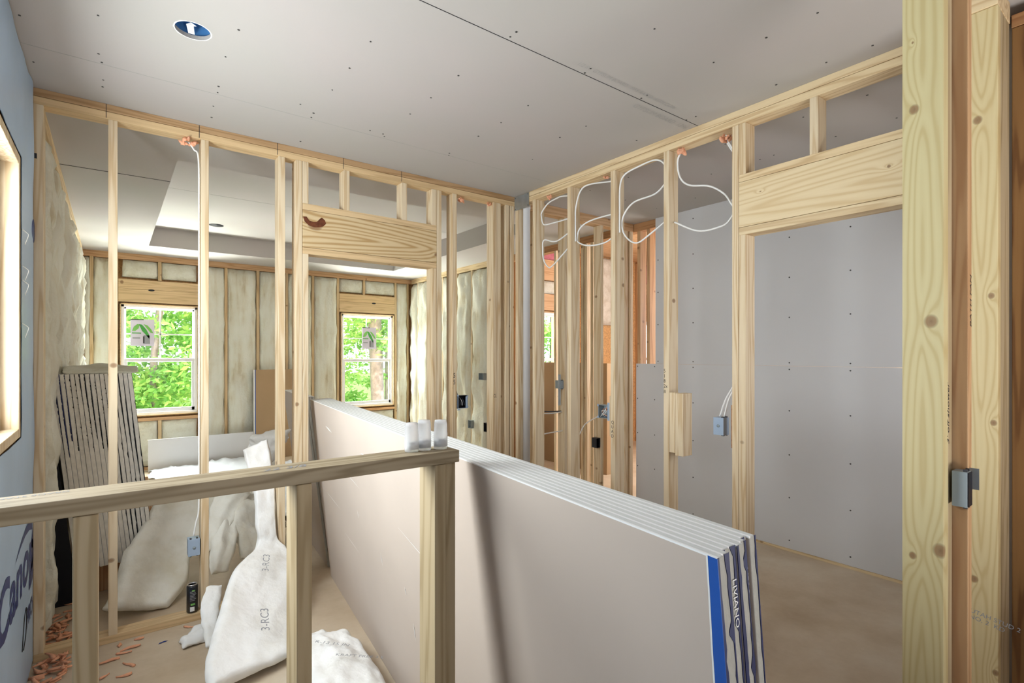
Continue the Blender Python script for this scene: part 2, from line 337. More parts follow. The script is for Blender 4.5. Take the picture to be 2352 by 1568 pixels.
def text(name, body, size, origin, ux, uy, mat, parent=None, shear=0.0, extrude=0.0, sx=1.0, bold=0.0):
    cu = bpy.data.curves.new(name, 'FONT'); cu.body = body; cu.size = size; cu.shear = shear; cu.extrude = extrude; cu.resolution_u = 3; cu.offset = bold
    to = bpy.data.objects.new(name, cu); COL.objects.link(to)
    dg = bpy.context.evaluated_depsgraph_get(); me = bpy.data.meshes.new_from_object(to.evaluated_get(dg))
    bpy.data.objects.remove(to)
    ux = Vector(ux).normalized(); uy = Vector(uy).normalized(); uz = ux.cross(uy)
    q = parent.matrix_basis.inverted() if parent else Matrix()
    for v in me.vertices: v.co = q @ (Vector(origin) + ux * v.co.x * sx + uy * v.co.y + uz * v.co.z)
    me.materials.clear(); me.materials.append(mat); me.name = name
    o = bpy.data.objects.new(name, me); COL.objects.link(o)
    if parent: o.parent = parent
    return o
def fbm(p, s, o=3): return noise.fractal(Vector(p) * s, 0.6, 2.0, o)
def batt(name, rows, thick, mat, seed=0, amp=0.012, nu=16, nl=6, lobes=0.0, base=0.0, sq=1.0):
    """a strip of fibreglass: rows = [left, right] points of its upper face, given real thickness and a ragged, soft surface"""
    Ls = catmull([r[0] for r in rows], nl); Rs = catmull([r[1] for r in rows], nl)
    n = len(Ls); m = nu; top = [[None] * (m + 1) for _ in range(n)]
    for i in range(n):
        for j in range(m + 1): top[i][j] = Ls[i].lerp(Rs[i], j / m)
    def nrm(i, j):
        a = top[min(i + 1, n - 1)][j] - top[max(i - 1, 0)][j]; b = top[i][min(j + 1, m)] - top[i][max(j - 1, 0)]
        c = a.cross(b)
        if c.length < 1e-9: c = Vector((0, -1, 0.3))
        c.normalize(); return c
    ref = Vector((-0.3, -1, 0.9)); org = top[0][0].copy(); org.z = 0
    vs, fs = [], []
    NR = [[nrm(i, j) for j in range(m + 1)] for i in range(n)]
    for side in (0, 1):
        for i in range(n):
            for j in range(m + 1):
                p = top[i][j]; c = NR[i][j]
                if c.dot(ref) < 0: c = -c
                e = min(1, min(j, m - j) * sq / 1.6) * (0.35 + 0.65 * min(1, min(i, n - 1 - i) * sq / 2.0)); e = math.sin(e * math.pi / 2)
                d = fbm(p + Vector((seed, 0, 0)), 7) * amp * 1.4 + fbm(p + Vector((0, seed, 0)), 30) * amp * 0.35
                d += lobes * math.sin(j / m * math.pi * 3 + seed + i * 0.12)
                if side == 0: q = p + c * (d - thick * 0.42 * (1 - e))
                else: q = p - c * (thick * (0.58 + 0.42 * e) + d * 0.3)
                if j in (0, m) or i in (0, n - 1): q = q + Vector((fbm(q + Vector((0, 0, seed)), 22), fbm(q, 25), fbm(q + Vector((9, 0, 0)), 25))) * amp * 0.8
                if q.z < base + 0.004: q.z = base + 0.004 + 0.001 * (side == 0)
                vs.append(q - org)
    K = n * (m + 1); I = lambda s, i, j: s * K + i * (m + 1) + j
    for i in range(n - 1):
        for j in range(m):
            fs.append((I(0, i, j), I(0, i, j + 1), I(0, i + 1, j + 1), I(0, i + 1, j))); fs.append((I(1, i, j), I(1, i + 1, j), I(1, i + 1, j + 1), I(1, i, j + 1)))
        fs.append((I(0, i, 0), I(0, i + 1, 0), I(1, i + 1, 0), I(1, i, 0))); fs.append((I(0, i, m), I(1, i, m), I(1, i + 1, m), I(0, i + 1, m)))
    for j in range(m):
        fs.append((I(0, 0, j), I(1, 0, j), I(1, 0, j + 1), I(0, 0, j + 1))); fs.append((I(0, n - 1, j), I(0, n - 1, j + 1), I(1, n - 1, j + 1), I(1, n - 1, j)))
    o = link(name, vs, fs, mat, None, tuple(org), smooth=True)
    sb = o.modifiers.new('soft', 'SUBSURF'); sb.levels = 1; sb.render_levels = 1
    return o
def bay(name, a0, a1, z0, z1, plane, axis, mat, bulge=0.02, seed=0, fold=0.008, inset=0.076):
    """a batt pushed into a stud bay; its face bulges past the studs. axis 'y': wall faces -Y at y=plane; 'x': faces -X ; 'X': faces +X"""
    nx = 10; nz = max(4, int((z1 - z0) / 0.07)); vs, fs = [], []
    s = 1 if axis == 'X' else -1
    c = ((a0 + a1) / 2, plane, z0) if axis == 'y' else (plane, (a0 + a1) / 2, z0)
    for side in (0, 1):
        for i in range(nz + 1):
            for j in range(nx + 1):
                u = j / nx; v = i / nz; a = a0 + (a1 - a0) * u; z = z0 + (z1 - z0) * v
                e = (max(0, 1 - abs(2 * u - 1) ** 5)) ** 0.6 * (0.25 + 0.75 * min(1, min(v, 1 - v) * (z1 - z0) / 0.06))
                d = bulge * e - 0.022 * (1 - e) + fbm((a * 2.2 + seed, seed * 3.1, z * 1.1), 3.0) * fold * 1.6 + math.sin(a * 26 + fbm((seed, z, 0), 1.3) * 4) * fold * 0.7 + fbm((a, z, seed), 18) * 0.003
                if side: d = -inset
                w_ = 0.012 * fbm((seed, z, u * 0.1), 4) * (1 if u < 0.3 else -1 if u > 0.7 else 0)
                p = (a + w_ - c[0], s * d, z - z0) if axis == 'y' else (s * d, a + w_ - c[1], z - z0)
                vs.append(p)
    K = (nz + 1) * (nx + 1); I = lambda q, i, j: q * K + i * (nx + 1) + j
    for i in range(nz):
        for j in range(nx):
            fs.append((I(0, i, j), I(0, i, j + 1), I(0, i + 1, j + 1), I(0, i + 1, j))); fs.append((I(1, i, j), I(1, i + 1, j), I(1, i + 1, j + 1), I(1, i, j + 1)))
        fs.append((I(0, i, 0), I(0, i + 1, 0), I(1, i + 1, 0), I(1, i, 0))); fs.append((I(0, i, nx), I(1, i, nx), I(1, i + 1, nx), I(0, i + 1, nx)))
    for j in range(nx):
        fs.append((I(0, 0, j), I(1, 0, j), I(1, 0, j + 1), I(0, 0, j + 1))); fs.append((I(0, nz, j), I(0, nz, j + 1), I(1, nz, j + 1), I(1, nz, j)))
    return link(name, vs, fs, mat, None, c, smooth=True)
CZ = 2.743; XB = 2.595; YA = 3.371
# ---------------------------------------------------------------- shell of the house
struct(box('floor', -0.45, 7.7, -2.35, 8.3, -0.12, 0.0, M['floor']), 'dusty plywood subfloor running through all the rooms', 'floor')
def ceiling_with_hole(x0, x1, y0, y1, z0, z1, cx, cy, r, hw):
    L = [(x0, x1, y0, cy - hw, z0, z1), (x0, x1, cy + hw, y1, z0, z1), (x0, cx - hw, cy - hw, cy + hw, z0, z1), (cx + hw, x1, cy - hw, cy + hw, z0, z1)]
    o = boxes('ceiling', L, M['ceil'])
    me = o.data; bm = bmesh.new(); bm.from_mesh(me); n = 32; rings = []
    for z in (z0, z1):
        a, b = [], []
        for k in range(n):
            g = 2 * math.pi * k / n; c, s = math.cos(g), math.sin(g); q = hw / max(abs(c), abs(s))
            a.append(bm.verts.new((cx + c * r, cy + s * r, z))); b.append(bm.verts.new((cx + c * q, cy + s * q, z)))
        rings.append((a, b))
    (a0, b0), (a1, b1) = rings
    for k in range(n):
        k2 = (k + 1) % n
        bm.faces.new((a0[k], a0[k2], b0[k2], b0[k])); bm.faces.new((a1[k], b1[k], b1[k2], a1[k2])); bm.faces.new((a0[k], a1[k], a1[k2], a0[k2]))
    bm.to_mesh(me); bm.free(); return o
HX, HY, HR = 0.253, 2.407, 0.062
ceil = struct(ceiling_with_hole(-0.45, 4.14, -2.35, 3.46, CZ, CZ + 0.016, HX, HY, HR, 0.12), 'unpainted grey plasterboard ceiling over the front room with rows of screws', 'ceiling')
def discs(name, pts, r, z, mat, parent):
    vs, fs = [], []
    for (x, y) in pts:
        k0 = len(vs); rr = r * random.uniform(0.8, 1.2)
        for zz in (z - 0.0012, z + 0.001):
            for k in range(8): vs.append((x + rr * math.cos(k * math.pi / 4), y + rr * math.sin(k * math.pi / 4), zz))
        fs.append(tuple(k0 + k for k in range(7, -1, -1)))
        for k in range(8): fs.append((k0 + k, k0 + (k + 1) % 8, k0 + 8 + (k + 1) % 8, k0 + 8 + k))
    return link(name, vs, fs, mat, parent)
SC = [(-0.277, 2.691), (-0.042, 2.513), (0.395, 2.291), (0.837, 2.052), (-0.046, 2.832), (-0.036, 2.907), (0.386, 2.532), (0.84, 2.298), (-0.273, 3.083), (1.258, 2.059), (0.843, 2.538), (-0.033, 3.088), (-0.036, 3.169), (0.402, 2.831), (0.408, 2.9), (1.258, 2.319), (0.851, 2.899), (0.845, 2.84), (1.255, 2.541), (1.693, 2.091), (1.699, 2.558), (1.699, 2.334), (2.089, 2.284), (0.413, 3.071), (0.762, 2.781), (2.18, 2.647), (2.102, 2.083), (2.482, 2.041), (1.27, 1.682), (1.27, 1.642), (1.701, 1.694), (1.696, 1.652), (2.092, 1.691), (2.09, 1.654), (1.688, 1.3), (2.087, 1.293), (2.48, 1.7), (2.484, 1.644), (2.093, 0.871), (2.092, 1.064), (2.494, 0.826), (2.478, 0.996), (2.494, 1.221), (1.696, 2.885), (1.712, 2.918), (1.244, 2.866), (1.265, 2.895), (0.425, 3.223), (0.895, 3.264), (1.166, 2.866)]
discs('screw_heads', SC + [(x, y) for x in (2.95, 3.36, 3.77) for y in (1.0, 1.3, 1.66, 1.75, 2.1, 2.5, 2.88)], 0.0048, CZ, M['screw'], ceil)
box('board_seam', -0.3, 2.6, 1.703, 1.7065, CZ - 0.0008, CZ + 0.002, M['ink'], ceil)
box('taped_joint', -0.3, 2.6, 2.922, 2.925, CZ - 0.0006, CZ + 0.002, M['faintink'], ceil)
st_ = text('board_stamp', '1/2 IN  GYPSUM BOARD   FIRE RATED  ASTM C1396', 0.036, (1.62, 1.665, CZ - 0.0008), (1, 0, 0), (0, -1, 0), M['faintink'], ceil, sx=0.85)
st_ = text('board_stamp', 'GYPSUM BOARD  1396', 0.05, (2.12, 1.775, CZ - 0.0008), (1, 0, 0), (0, -1, 0), M['faintink'], ceil, sx=0.9)
TX0, TX1, TY0, TY1, TZ = 0.34, 3.40, 4.07, 7.44, 2.965
bc = struct(boxes('ceiling', [(-0.45, TX0, 3.46, 8.3, CZ, CZ + 0.016), (TX1, 4.14, 3.46, 8.3, CZ, CZ + 0.016), (TX0, TX1, 3.46, TY0, CZ, CZ + 0.016), (TX0, TX1, TY1, 8.3, CZ, CZ + 0.016)], M['ceil']), 'grey plasterboard border of the bedroom ceiling around the raised tray', 'ceiling')
tray = struct(boxes('ceiling', [(TX0 - 0.02, TX1 + 0.02, TY0 - 0.02, TY1 + 0.02, TZ, TZ + 0.016), (TX0 - 0.012, TX0, TY0, TY1, CZ + 0.016, TZ), (TX1, TX1 + 0.012, TY0, TY1, CZ + 0.016, TZ), (TX0, TX1, TY0 - 0.012, TY0, CZ + 0.016, TZ), (TX0, TX1, TY1, TY1 + 0.012, CZ + 0.016, TZ)], M['ceil']), 'raised tray panel of the bedroom ceiling behind the stud partition', 'ceiling')
box('taped_joint', TX0, TX1, 5.6, 5.604, TZ - 0.001, TZ + 0.002, M['faintink'], tray)
lathe('recessed_light_hole', [(0.0, 0.0), (0.075, 0.0), (0.075, 0.004), (0.0, 0.004)], M['ink'], (0.957, 6.896, TZ - 0.003), tray, 20)
tube('board_seam', [(TX0, 4.6, CZ - 0.001), (-0.28, 4.62, CZ - 0.001)], 0.0018, M['ink'], bc, smooth_pts=False)
struct(box('ceiling', 4.14, 7.7, 2.2, 5.92, 3.05, 3.07, M['redx']), 'bare timber deck over the unfinished far room', 'ceiling')
struct(box('roof', -0.75, 8.0, -2.6, 8.5, 3.25, 3.35, M['roof']), 'roof deck over the house', 'roof')
# left wall: sheathing with the blue underlayment hung over it, one wide window
WY0, WY1, WZ0, WZ1 = 1.35, 2.925, 1.167, 2.248
struct(boxes('wall_left', [(-0.46, -0.315, -2.35, WY0, 0, CZ), (-0.46, -0.315, WY1 + 0.04, 3.46, 0, CZ), (-0.46, -0.315, WY0, WY1 + 0.04, 0, WZ0 - 0.04), (-0.46, -0.315, WY0, WY1 + 0.04, WZ1 + 0.04, CZ)], M['osb']), 'outer wall on the left beside the camera', 'wall')
win3 = struct(boxes('window_3', [(-0.455, -0.302, WY1, WY1 + 0.038, WZ0 - 0.038, WZ1 + 0.038), (-0.455, -0.302, WY0, WY1, WZ1, WZ1 + 0.038), (-0.455, -0.302, WY0, WY1, WZ0 - 0.038, WZ0)], M['stud'], bevel=0.003), 'pine framed window opening in the blue wrapped left wall', 'window')
boxes('window_frame', [(-0.42, -0.362, WY1 - 0.045, WY1, WZ0, WZ1), (-0.42, -0.362, WY0, WY1, WZ1 - 0.045, WZ1), (-0.42, -0.362, WY0, WY1, WZ0, WZ0 + 0.045)], M['vinyl'], win3)
box('glass', -0.395, -0.392, WY0, WY1 - 0.045, WZ0 + 0.045, WZ1 - 0.045, M['glass'], win3)
# blue underlayment with soft ripples
def wrap():
    vs, fs, fm = [], [], []
    ys = [-2.3 + i * 0.1 for i in range(26)] + [0.3 + i * 0.05 for i in range(62)]
    ys = [y for y in ys if y < 3.33] + [3.335, 3.365]; ys += [WY0, WY1 + 0.04]; ys = sorted(set(round(y, 3) for y in ys))
    zs = sorted(set([round(0.02 + i * 0.085, 3) for i in range(32)] + [round(WZ0 - 0.04, 3), round(WZ1 + 0.04, 3), 2.738]))
    zs = [z for z in zs if z <= 2.74]
    for s in (0, 1):
        for y in ys:
            for z in zs:
                d = 0.007 * fbm((0, y * 0.9, z * 0.8), 1.6) * min(1, max(0, z - 0.75) / 0.3)
                if y > 3.2 and z > 0.8: d += 0.006 * math.sin((y - 3.2) * 18) * min(1, (z - 0.8) / 0.3)
                vs.append((-0.300 + abs(d) - s * 0.002, y, z))
    K = len(ys) * len(zs); I = lambda s, i, j: s * K + i * len(zs) + j
    for i in range(len(ys) - 1):
        for j in range(len(zs) - 1):
            yc, zc = (ys[i] + ys[i + 1]) / 2, (zs[j] + zs[j + 1]) / 2
            if WY0 < yc < WY1 + 0.04 and WZ0 - 0.04 < zc < WZ1 + 0.04: continue
            fs.append((I(0, i, j), I(0, i + 1, j), I(0, i + 1, j + 1), I(0, i, j + 1))); fs.append((I(1, i, j), I(1, i, j + 1), I(1, i + 1, j + 1), I(1, i + 1, j)))
    return link('underlayment_sheet', vs, fs, M['wrap'], smooth=True)
wr = wrap(); tag(wr, 'blue plastic underlayment hung down the left wall with large navy lettering', 'sheet')
X_ = -0.2988
text('lettering', 'Canop', 0.28, (X_, 2.37, 0.475), (0, 1, 0), (0, 0, 1), M['navyink'], wr, shear=0.10, sx=1.36, bold=0.007)
text('lettering', 'PRO', 0.11, (X_, 3.13, 0.265), (0, 1, 0), (0, 0, 1), M['navyink'], wr, sx=1.0, bold=0.004)
link('flag_shape', [(X_, y, z) for y, z in [(3.30, 0.60), (3.36, 0.66), (3.36, 0.42), (3.27, 0.40)]], [(0, 3, 2, 1)], M['navyink'], wr)
link('swoosh', [(X_, y, z) for y, z in [(2.78, 0.655), (2.95, 0.695), (3.10, 0.715), (3.25, 0.72), (3.33, 0.70), (3.33, 0.65), (3.22, 0.675), (3.08, 0.685), (2.93, 0.675)]], [tuple(range(9))], M['navyink'], wr)
tube('drawn_mark', [(X_, 2.98, 0.23), (X_, 3.05, 0.34), (X_, 3.12, 0.36), (X_, 3.10, 0.26), (X_, 3.02, 0.22)], 0.002, M['ink'], wr)
lathe('logo_arc', [(0, 0), (0.055, 0), (0.055, 0.0008), (0, 0.0008)], M['navyink'], (0, 0, 0), wr, 28).matrix_basis = Matrix.Translation((X_ + 0.004, 3.325, 2.05)) @ Matrix.Rotation(math.pi / 2, 4, 'Y')
# yellow oval logo before the lettering
lathe('logo_dot', [(0, 0), (0.055, 0), (0.055, 0.001), (0, 0.001)], M['navyink'], (0, 0, 0), wr, 24).matrix_basis = Matrix.Translation((X_, 2.30, 0.66)) @ Matrix.Rotation(math.pi / 2, 4, 'Y')
lathe('logo_dot', [(0, 0), (0.022, 0), (0.022, 0.001), (0, 0.001)], plain('yellow_print', (0.7, 0.45, 0.05), 0.5), (0, 0, 0), wr, 24).matrix_basis = Matrix.Translation((X_ + 0.0015, 2.33, 0.65)) @ Matrix.Rotation(math.pi / 2, 4, 'Y')
for k, (y, z) in enumerate([(2.965, 1.99), (2.97, 1.84), (2.97, 1.78), (2.97, 1.60)]):
    q = tube('loose_thread', [(-0.298, y, z), (-0.284, y + 0.012, z - 0.012), (-0.280, y + 0.02, z - 0.022), (-0.29, y + 0.015, z - 0.06)], 0.0012, M['cable'], wr)
# left wall of the bedroom, back wall, right walls (sheathing behind the insulation)
struct(box('wall_left', -0.46, -0.392, 3.46, 8.3, 0, CZ, M['osb']), 'outer sheathing behind the insulated left bedroom wall', 'wall')
W1 = (0.075, 0.925, 0.690, 2.118); W2 = (2.845, 3.735, 0.635, 2.13); YF = 8.16
def wall_y(name, y0, y1, x0, x1, z1, holes, mat):
    L = []; xs = x0
    for (a, b, c, d) in holes:
        L.append((xs, a, y0, y1, 0, z1)); L.append((a, b, y0, y1, 0, c)); L.append((a, b, y0, y1, d, z1)); xs = b
    L.append((xs, x1, y0, y1, 0, z1)); return boxes(name, L, mat)
struct(wall_y('wall_back', YF + 0.09, YF + 0.105, -0.46, 4.15, CZ, [W1, W2], M['osb']), 'outer sheathing behind the insulated back wall of the bedroom', 'wall')
struct(box('wall_right', 4.142, 4.155, 5.9, 8.27, 0, CZ, M['osb']), 'outer sheathing behind the insulated right bedroom wall', 'wall')
WE = [(4.60, 5.34, 0.70, 2.10), (7.20, 7.55, 0.75, 2.05)]
struct(wall_y('wall_back', 5.89, 5.905, 4.155, 7.7, 3.05, WE, M['osb']), 'outer wall of the far side room seen through the studs', 'wall')
struct(box('wall_right', 7.69, 7.72, 2.2, 5.9, 0, 3.05, M['osb']), 'end wall of the far side room', 'wall')
struct(box('wall_front', 4.16, 7.7, 2.15, 2.2, 0, 3.05, M['osb']), 'near wall of the far side room', 'wall')
struct(boxes('wall_front', [(2.76, 3.0, 0.55, 0.62, 0, CZ), (3.9, 4.14, 0.55, 0.62, 0, CZ), (3.0, 3.9, 0.55, 0.62, 0, 0.9), (3.0, 3.9, 0.55, 0.62, 2.3, CZ)], M['drywall']), 'near end wall of the small room with the grey boards', 'wall')  # unseen opening added to let the small room fill lamp in
struct(box('wall_front', -0.46, 4.1, -2.40, -2.35, 0, CZ, M['rearwall']), 'wall behind the camera', 'wall')
struct(box('wall_right', 2.70, 2.76, -2.35, 0.50, 0, CZ, M['rearwall']), 'right wall beside the camera', 'wall')
# boarded wall of the small room
wd = struct(box('wall_right', 4.040, 4.053, 0.62, 3.10, 1.3862, CZ, M['drywall']), 'upper grey plasterboard on the right wall of the small room', 'wall')
wd2 = struct(box('wall_right', 4.040, 4.053, 0.62, 3.327, 0.018, 1.385, M['drywall']), 'lower grey plasterboard on the right wall of the small room', 'wall')
def wscrews(par, pts):
    vs, fs = [], []
    for (y, z) in pts:
        k0 = len(vs)
        for xx in (4.0388, 4.041):
            for k in range(8): vs.append((xx - par.location.x, y + 0.0055 * math.cos(k * math.pi / 4) - par.location.y, z + 0.0055 * math.sin(k * math.pi / 4) - par.location.z))
        fs.append(tuple(k0 + k for k in range(8)))
        for k in range(8): fs.append((k0 + k, k0 + 8 + k, k0 + 8 + (k + 1) % 8, k0 + (k + 1) % 8))
    link('screw_heads', vs, fs, M['screw'], par)
wscrews(wd, [(y, z) for y in (1.47, 1.88, 2.29, 2.70, 3.07) for z in (1.41, 1.75, 2.05, 2.35, 2.66)])
wscrews(wd2, [(y, z) for y in (1.47, 1.88, 2.29, 2.70, 3.11, 3.31) for z in (0.08, 0.40, 0.72, 1.05, 1.36)])
struct(box('baseboard_right', 4.03, 4.10, 0.62, 3.34, 0, 0.016, M['study']), 'sliver of bottom plate below the grey boards', 'trim')

# ---------------------------------------------------------------- studs, plates, headers
def stud(x0, x1, y0, y1, z0, z1, label, mat='stud', name='wall_stud', cat='stud', group=None, bevel=0.0022):
    return tag(box(name, x0, x1, y0, y1, z0, z1, M[mat], bevel=bevel), label, cat, group)
GA = 'studs of the partition in front of the bedroom'
PB = 0.038; PT = 2.667; YB = YA + 0.089
A = [(-0.300, -0.262, 'end stud of the bedroom partition against the blue sheet at far left'),
     (-0.016, 0.022, 'pale full-height stud with its foot by scattered orange scraps, left of the window'),
     (0.393, 0.431, 'full-height stud carrying the blue switch box and white cable beside the drink can'),
     (0.797, 0.835, 'full-height stud next left of the doubled studs of the bedroom doorway'),
     (0.897, 0.935, 'king stud on the left side of the bedroom doorway'),
     (1.878, 1.916, 'king stud on the right side of the bedroom doorway'),
     (2.008, 2.046, 'full-height stud right of the bedroom doorway with 5 marks written on it'),
     (2.377, 2.415, 'stud with a centre line mark, left member of the pair right of the bare insulation'),
     (2.417, 2.452, 'darker stud tight against the right of the one with the centre line mark'),
     (2.500, 2.536, 'narrow partition stud second from the corner with the metal plate'),
     (2.545, 2.583, 'knotty partition stud closest to the corner with the metal plate')]
SA = [stud(a, b, YA, YB, PB, PT, l, group=GA) for a, b, l in A]
box('notch', -0.301, -0.286, YA - 0.001, YA + 0.01, 2.405, 2.43, M['ink'], SA[0])
ja = stud(0.937, 0.973, YA, YB, PB, 2.096, 'jack stud under the left end of the bedroom door header'); jb = stud(1.840, 1.876, YA, YB, PB, 2.096, 'jack stud under the right end of the bedroom door header')
GC = 'cripple studs above the bedroom door header'
for a, b, l in [(0.937, 0.973, 'short cripple stud at the left end above the bedroom door header'), (1.195, 1.233, 'short cripple stud second from left above the bedroom door header'),
                (1.603, 1.641, 'short cripple stud third from left above the bedroom door header'), (1.838, 1.876, 'short cripple stud at the right end above the bedroom door header')]:
    stud(a, b, YA, YB, 2.408, PT, l, name='cripple_stud', group=GC)
def mk_wood_knots():
    M['hdrA'] = wood('header_pine_knotted', (0.70, 0.55, 0.33), (0.42, 0.25, 0.09), 'X', knots=[(1.012 - 1.4065, -0.0445, 0.178, 0.028), (1.88 - 1.4065, -0.0445, 0.10, 0.016)], contrast=1.1, wavesc=9, cath=('Z', 9, 0.13, 0.8))
    M['post1'] = wood('post_pine_knotted', (0.66, 0.58, 0.33), (0.50, 0.38, 0.17), 'Z', cath=('Y', 13, 0.0, 0.35), knots=[(-0.019, y - 0.445, z, r) for y, z, r in [(0.463, 2.116, 0.012), (0.427, 1.555, 0.016), (0.408, 0.967, 0.017), (0.466, 0.938, 0.009), (0.466, 2.294, 0.003), (0.44, 0.3, 0.012)]], wavesc=13, contrast=0.8)
    M['post3'] = wood('far_post_pine_knotted', (0.70, 0.58, 0.33), (0.52, 0.37, 0.16), 'Z', cath=('Y', 13, 0.0, -0.4), knots=[(-0.0185, y - 0.4695, z, r) for y, z, r in [(0.479, 2.289, 0.014), (0.443, 1.672, 0.010), (0.437, 1.235, 0.010), (0.488, 0.682, 0.012), (0.432, 0.379, 0.010)]], wavesc=13, contrast=0.8)
    M['hdrB'] = wood('pale_header_pine', (0.82, 0.68, 0.45), (0.64, 0.46, 0.24), 'Y', cath=('Z', 7, 0.12, 0.5), knots=[(-0.0445, -0.2, 0.17, 0.008), (-0.0445, 0.35, 0.2, 0.004)], wavesc=12, contrast=0.9)
mk_wood_knots()
hA = tag(empty('door_header', (1.4065, YA + 0.0445, 2.096)), 'pine header beam with a large split knot over the bedroom doorway', 'header')
box('header_board', 0.937, 1.876, YA, YB, 2.137, 2.367, M['hdrA'], hA, bevel=0.0015); box('top_member', 0.937, 1.876, YA, YB, 2.369, 2.408, M['studx'], hA, bevel=0.0015); box('bottom_member', 0.937, 1.876, YA, YB, 2.096, 2.135, M['studx'], hA, bevel=0.0015)
link('split_knot', [(1.010 + (x - 1.003) * 1.33 - 1.4065, -0.0455, 2.300 + (z - 2.30) * 1.35 - 2.096) for x, z in [(0.950, 2.318), (0.957, 2.296), (0.978, 2.280), (1.0, 2.276), (1.022, 2.279), (1.042, 2.285), (1.056, 2.300), (1.050, 2.316), (1.036, 2.326), (1.026, 2.318), (1.012, 2.302), (0.998, 2.300), (0.978, 2.304), (0.966, 2.320)]], [tuple(range(14))], plain('dark_resin_knot', (0.13, 0.04, 0.018), 0.4, 0.5, 40), hA)
PL = 'top_plate'
TAG = lambda o, l, c='plate', g=None: tag(o, l, c, g)
TAG(box(PL, -0.300, 2.594, YA, YB, 2.706, CZ, M['platedark'], bevel=0.002), 'upper top plate of the bedroom partition right under the ceiling')
TAG(box(PL, -0.300, 2.594, YA, YB, PT, 2.704, M['studx'], bevel=0.002), 'lower top plate of the bedroom partition with pencil layout marks')
TAG(box(PL, XB, XB + 0.089, 0.55, YB - 0.002, 2.706, CZ, M['study'], bevel=0.002), 'upper top plate of the right hand stud wall under the ceiling')
TAG(box(PL, XB, XB + 0.089, 0.55, YB - 0.002, PT, 2.704, M['study'], bevel=0.002), 'lower top plate of the right hand stud wall')
TAG(box(PL, XB + 0.091, 4.05, YA, YB, PT, CZ, M['redx'], bevel=0.002), 'darker doubled top plate across the small room beyond the right hand stud wall')
TAG(box(PL, 4.057, 4.146, 3.105, 5.79, PT, CZ, M['redy'], bevel=0.002), 'doubled top plate running away from the corner above the grey board')
BP = 'bottom_plate'
TAG(box(BP, -0.300, 0.935, YA, YB, 0, PB, M['studx'], bevel=0.002), 'bottom plate of the bedroom partition with the drink can on it')
TAG(box(BP, 1.84, XB - 0.002, YA, YB, 0, PB, M['studx'], bevel=0.002), 'bottom plate of the bedroom partition right of the doorway')
TAG(box(BP, XB, XB + 0.089, 1.426, YA + 0.089, 0, PB, M['study'], bevel=0.002), 'bottom plate of the right hand stud wall behind the leaning boards')
TAG(box(BP, XB + 0.091, 4.05, YA, YB, 0, PB, M['studx'], bevel=0.002), 'bottom plate of the partition beyond the right hand stud wall')
GB = 'studs of the right hand stud wall'
B = [(3.333, 3.369, 'corner stud under the metal plate, left of the white pipe'), (3.113, 3.151, 'stud just right of the white pipe'),
     (2.722, 2.760, 'right hand wall stud between the two leftmost loops of white cable'), (2.310, 2.348, 'right hand wall stud with QUAD written down its pale edge'),
     (1.895, 1.933, 'right hand wall stud with the short blocks nailed to its right side'), (1.466, 1.502, 'king stud left of the right hand doorway with the blue outlet box')]
for a, b, l in B: stud(XB, XB + 0.089, a, b, PB, PT, l, group=GB)
stud(XB, XB + 0.089, 1.426, 1.464, PB, 2.09, 'jack stud carrying the left end of the right hand door header')
for a, b, l in [(1.426, 1.464, 'cripple stud at the left end above the right hand door header'), (1.078, 1.116, 'cripple stud in the middle above the right hand door header')]:
    stud(XB, XB + 0.089, a, b, 2.402, PT, l, name='cripple_stud')
hB = tag(empty('door_header', (XB + 0.0445, 1.0, 2.09)), 'pale pine header beam over the right hand doorway', 'header')
box('header_board', XB, XB + 0.089, 0.55, 1.464, 2.13, 2.363, M['hdrB'], hB, bevel=0.0015); box('top_member', XB, XB + 0.089, 0.55, 1.464, 2.365, 2.402, M['study'], hB, bevel=0.0015); box('bottom_member', XB, XB + 0.089, 0.55, 1.464, 2.09, 2.128, M['study'], hB, bevel=0.0015)
# partition beyond the right hand wall
for a, b, l in [(2.79, 2.828, 'stud seen in the gap right of the white pipe, one room further back'), (3.14, 3.178, 'stud of the second partition seen in the first bay right of the pipe'), (3.59, 3.628, 'knotty stud of the second partition behind the open junction box'), (3.93, 3.968, 'stud of the second partition just left of the inner corner'), (4.005, 4.045, 'corner stud of the second partition touching the grey board wall')]:
    stud(a, b, YA, YB, PB, PT, l)
for a, b, l, mt in [(4.06, 4.098, 'left stud of the tight group far behind the second cable loop', 'stud'), (4.012, 4.05, 'middle stud of the tight group far behind the second cable loop', 'stud'), (3.918, 3.956, 'right stud of the tight group far behind the second cable loop', 'stud'),
                (3.29, 3.328, 'reddish stud next to the upper edge of the grey board', 'red'), (3.18, 3.216, 'reddish stud half covered by the upper grey board', 'red'), (4.50, 4.538, 'stud at the left of the view to the far side room', 'stud'), (4.86, 4.898, 'far room stud standing left of the small window', 'stud')]:
    stud(4.057, 4.146, a, b, 0.0, PT, l, mat=mt)
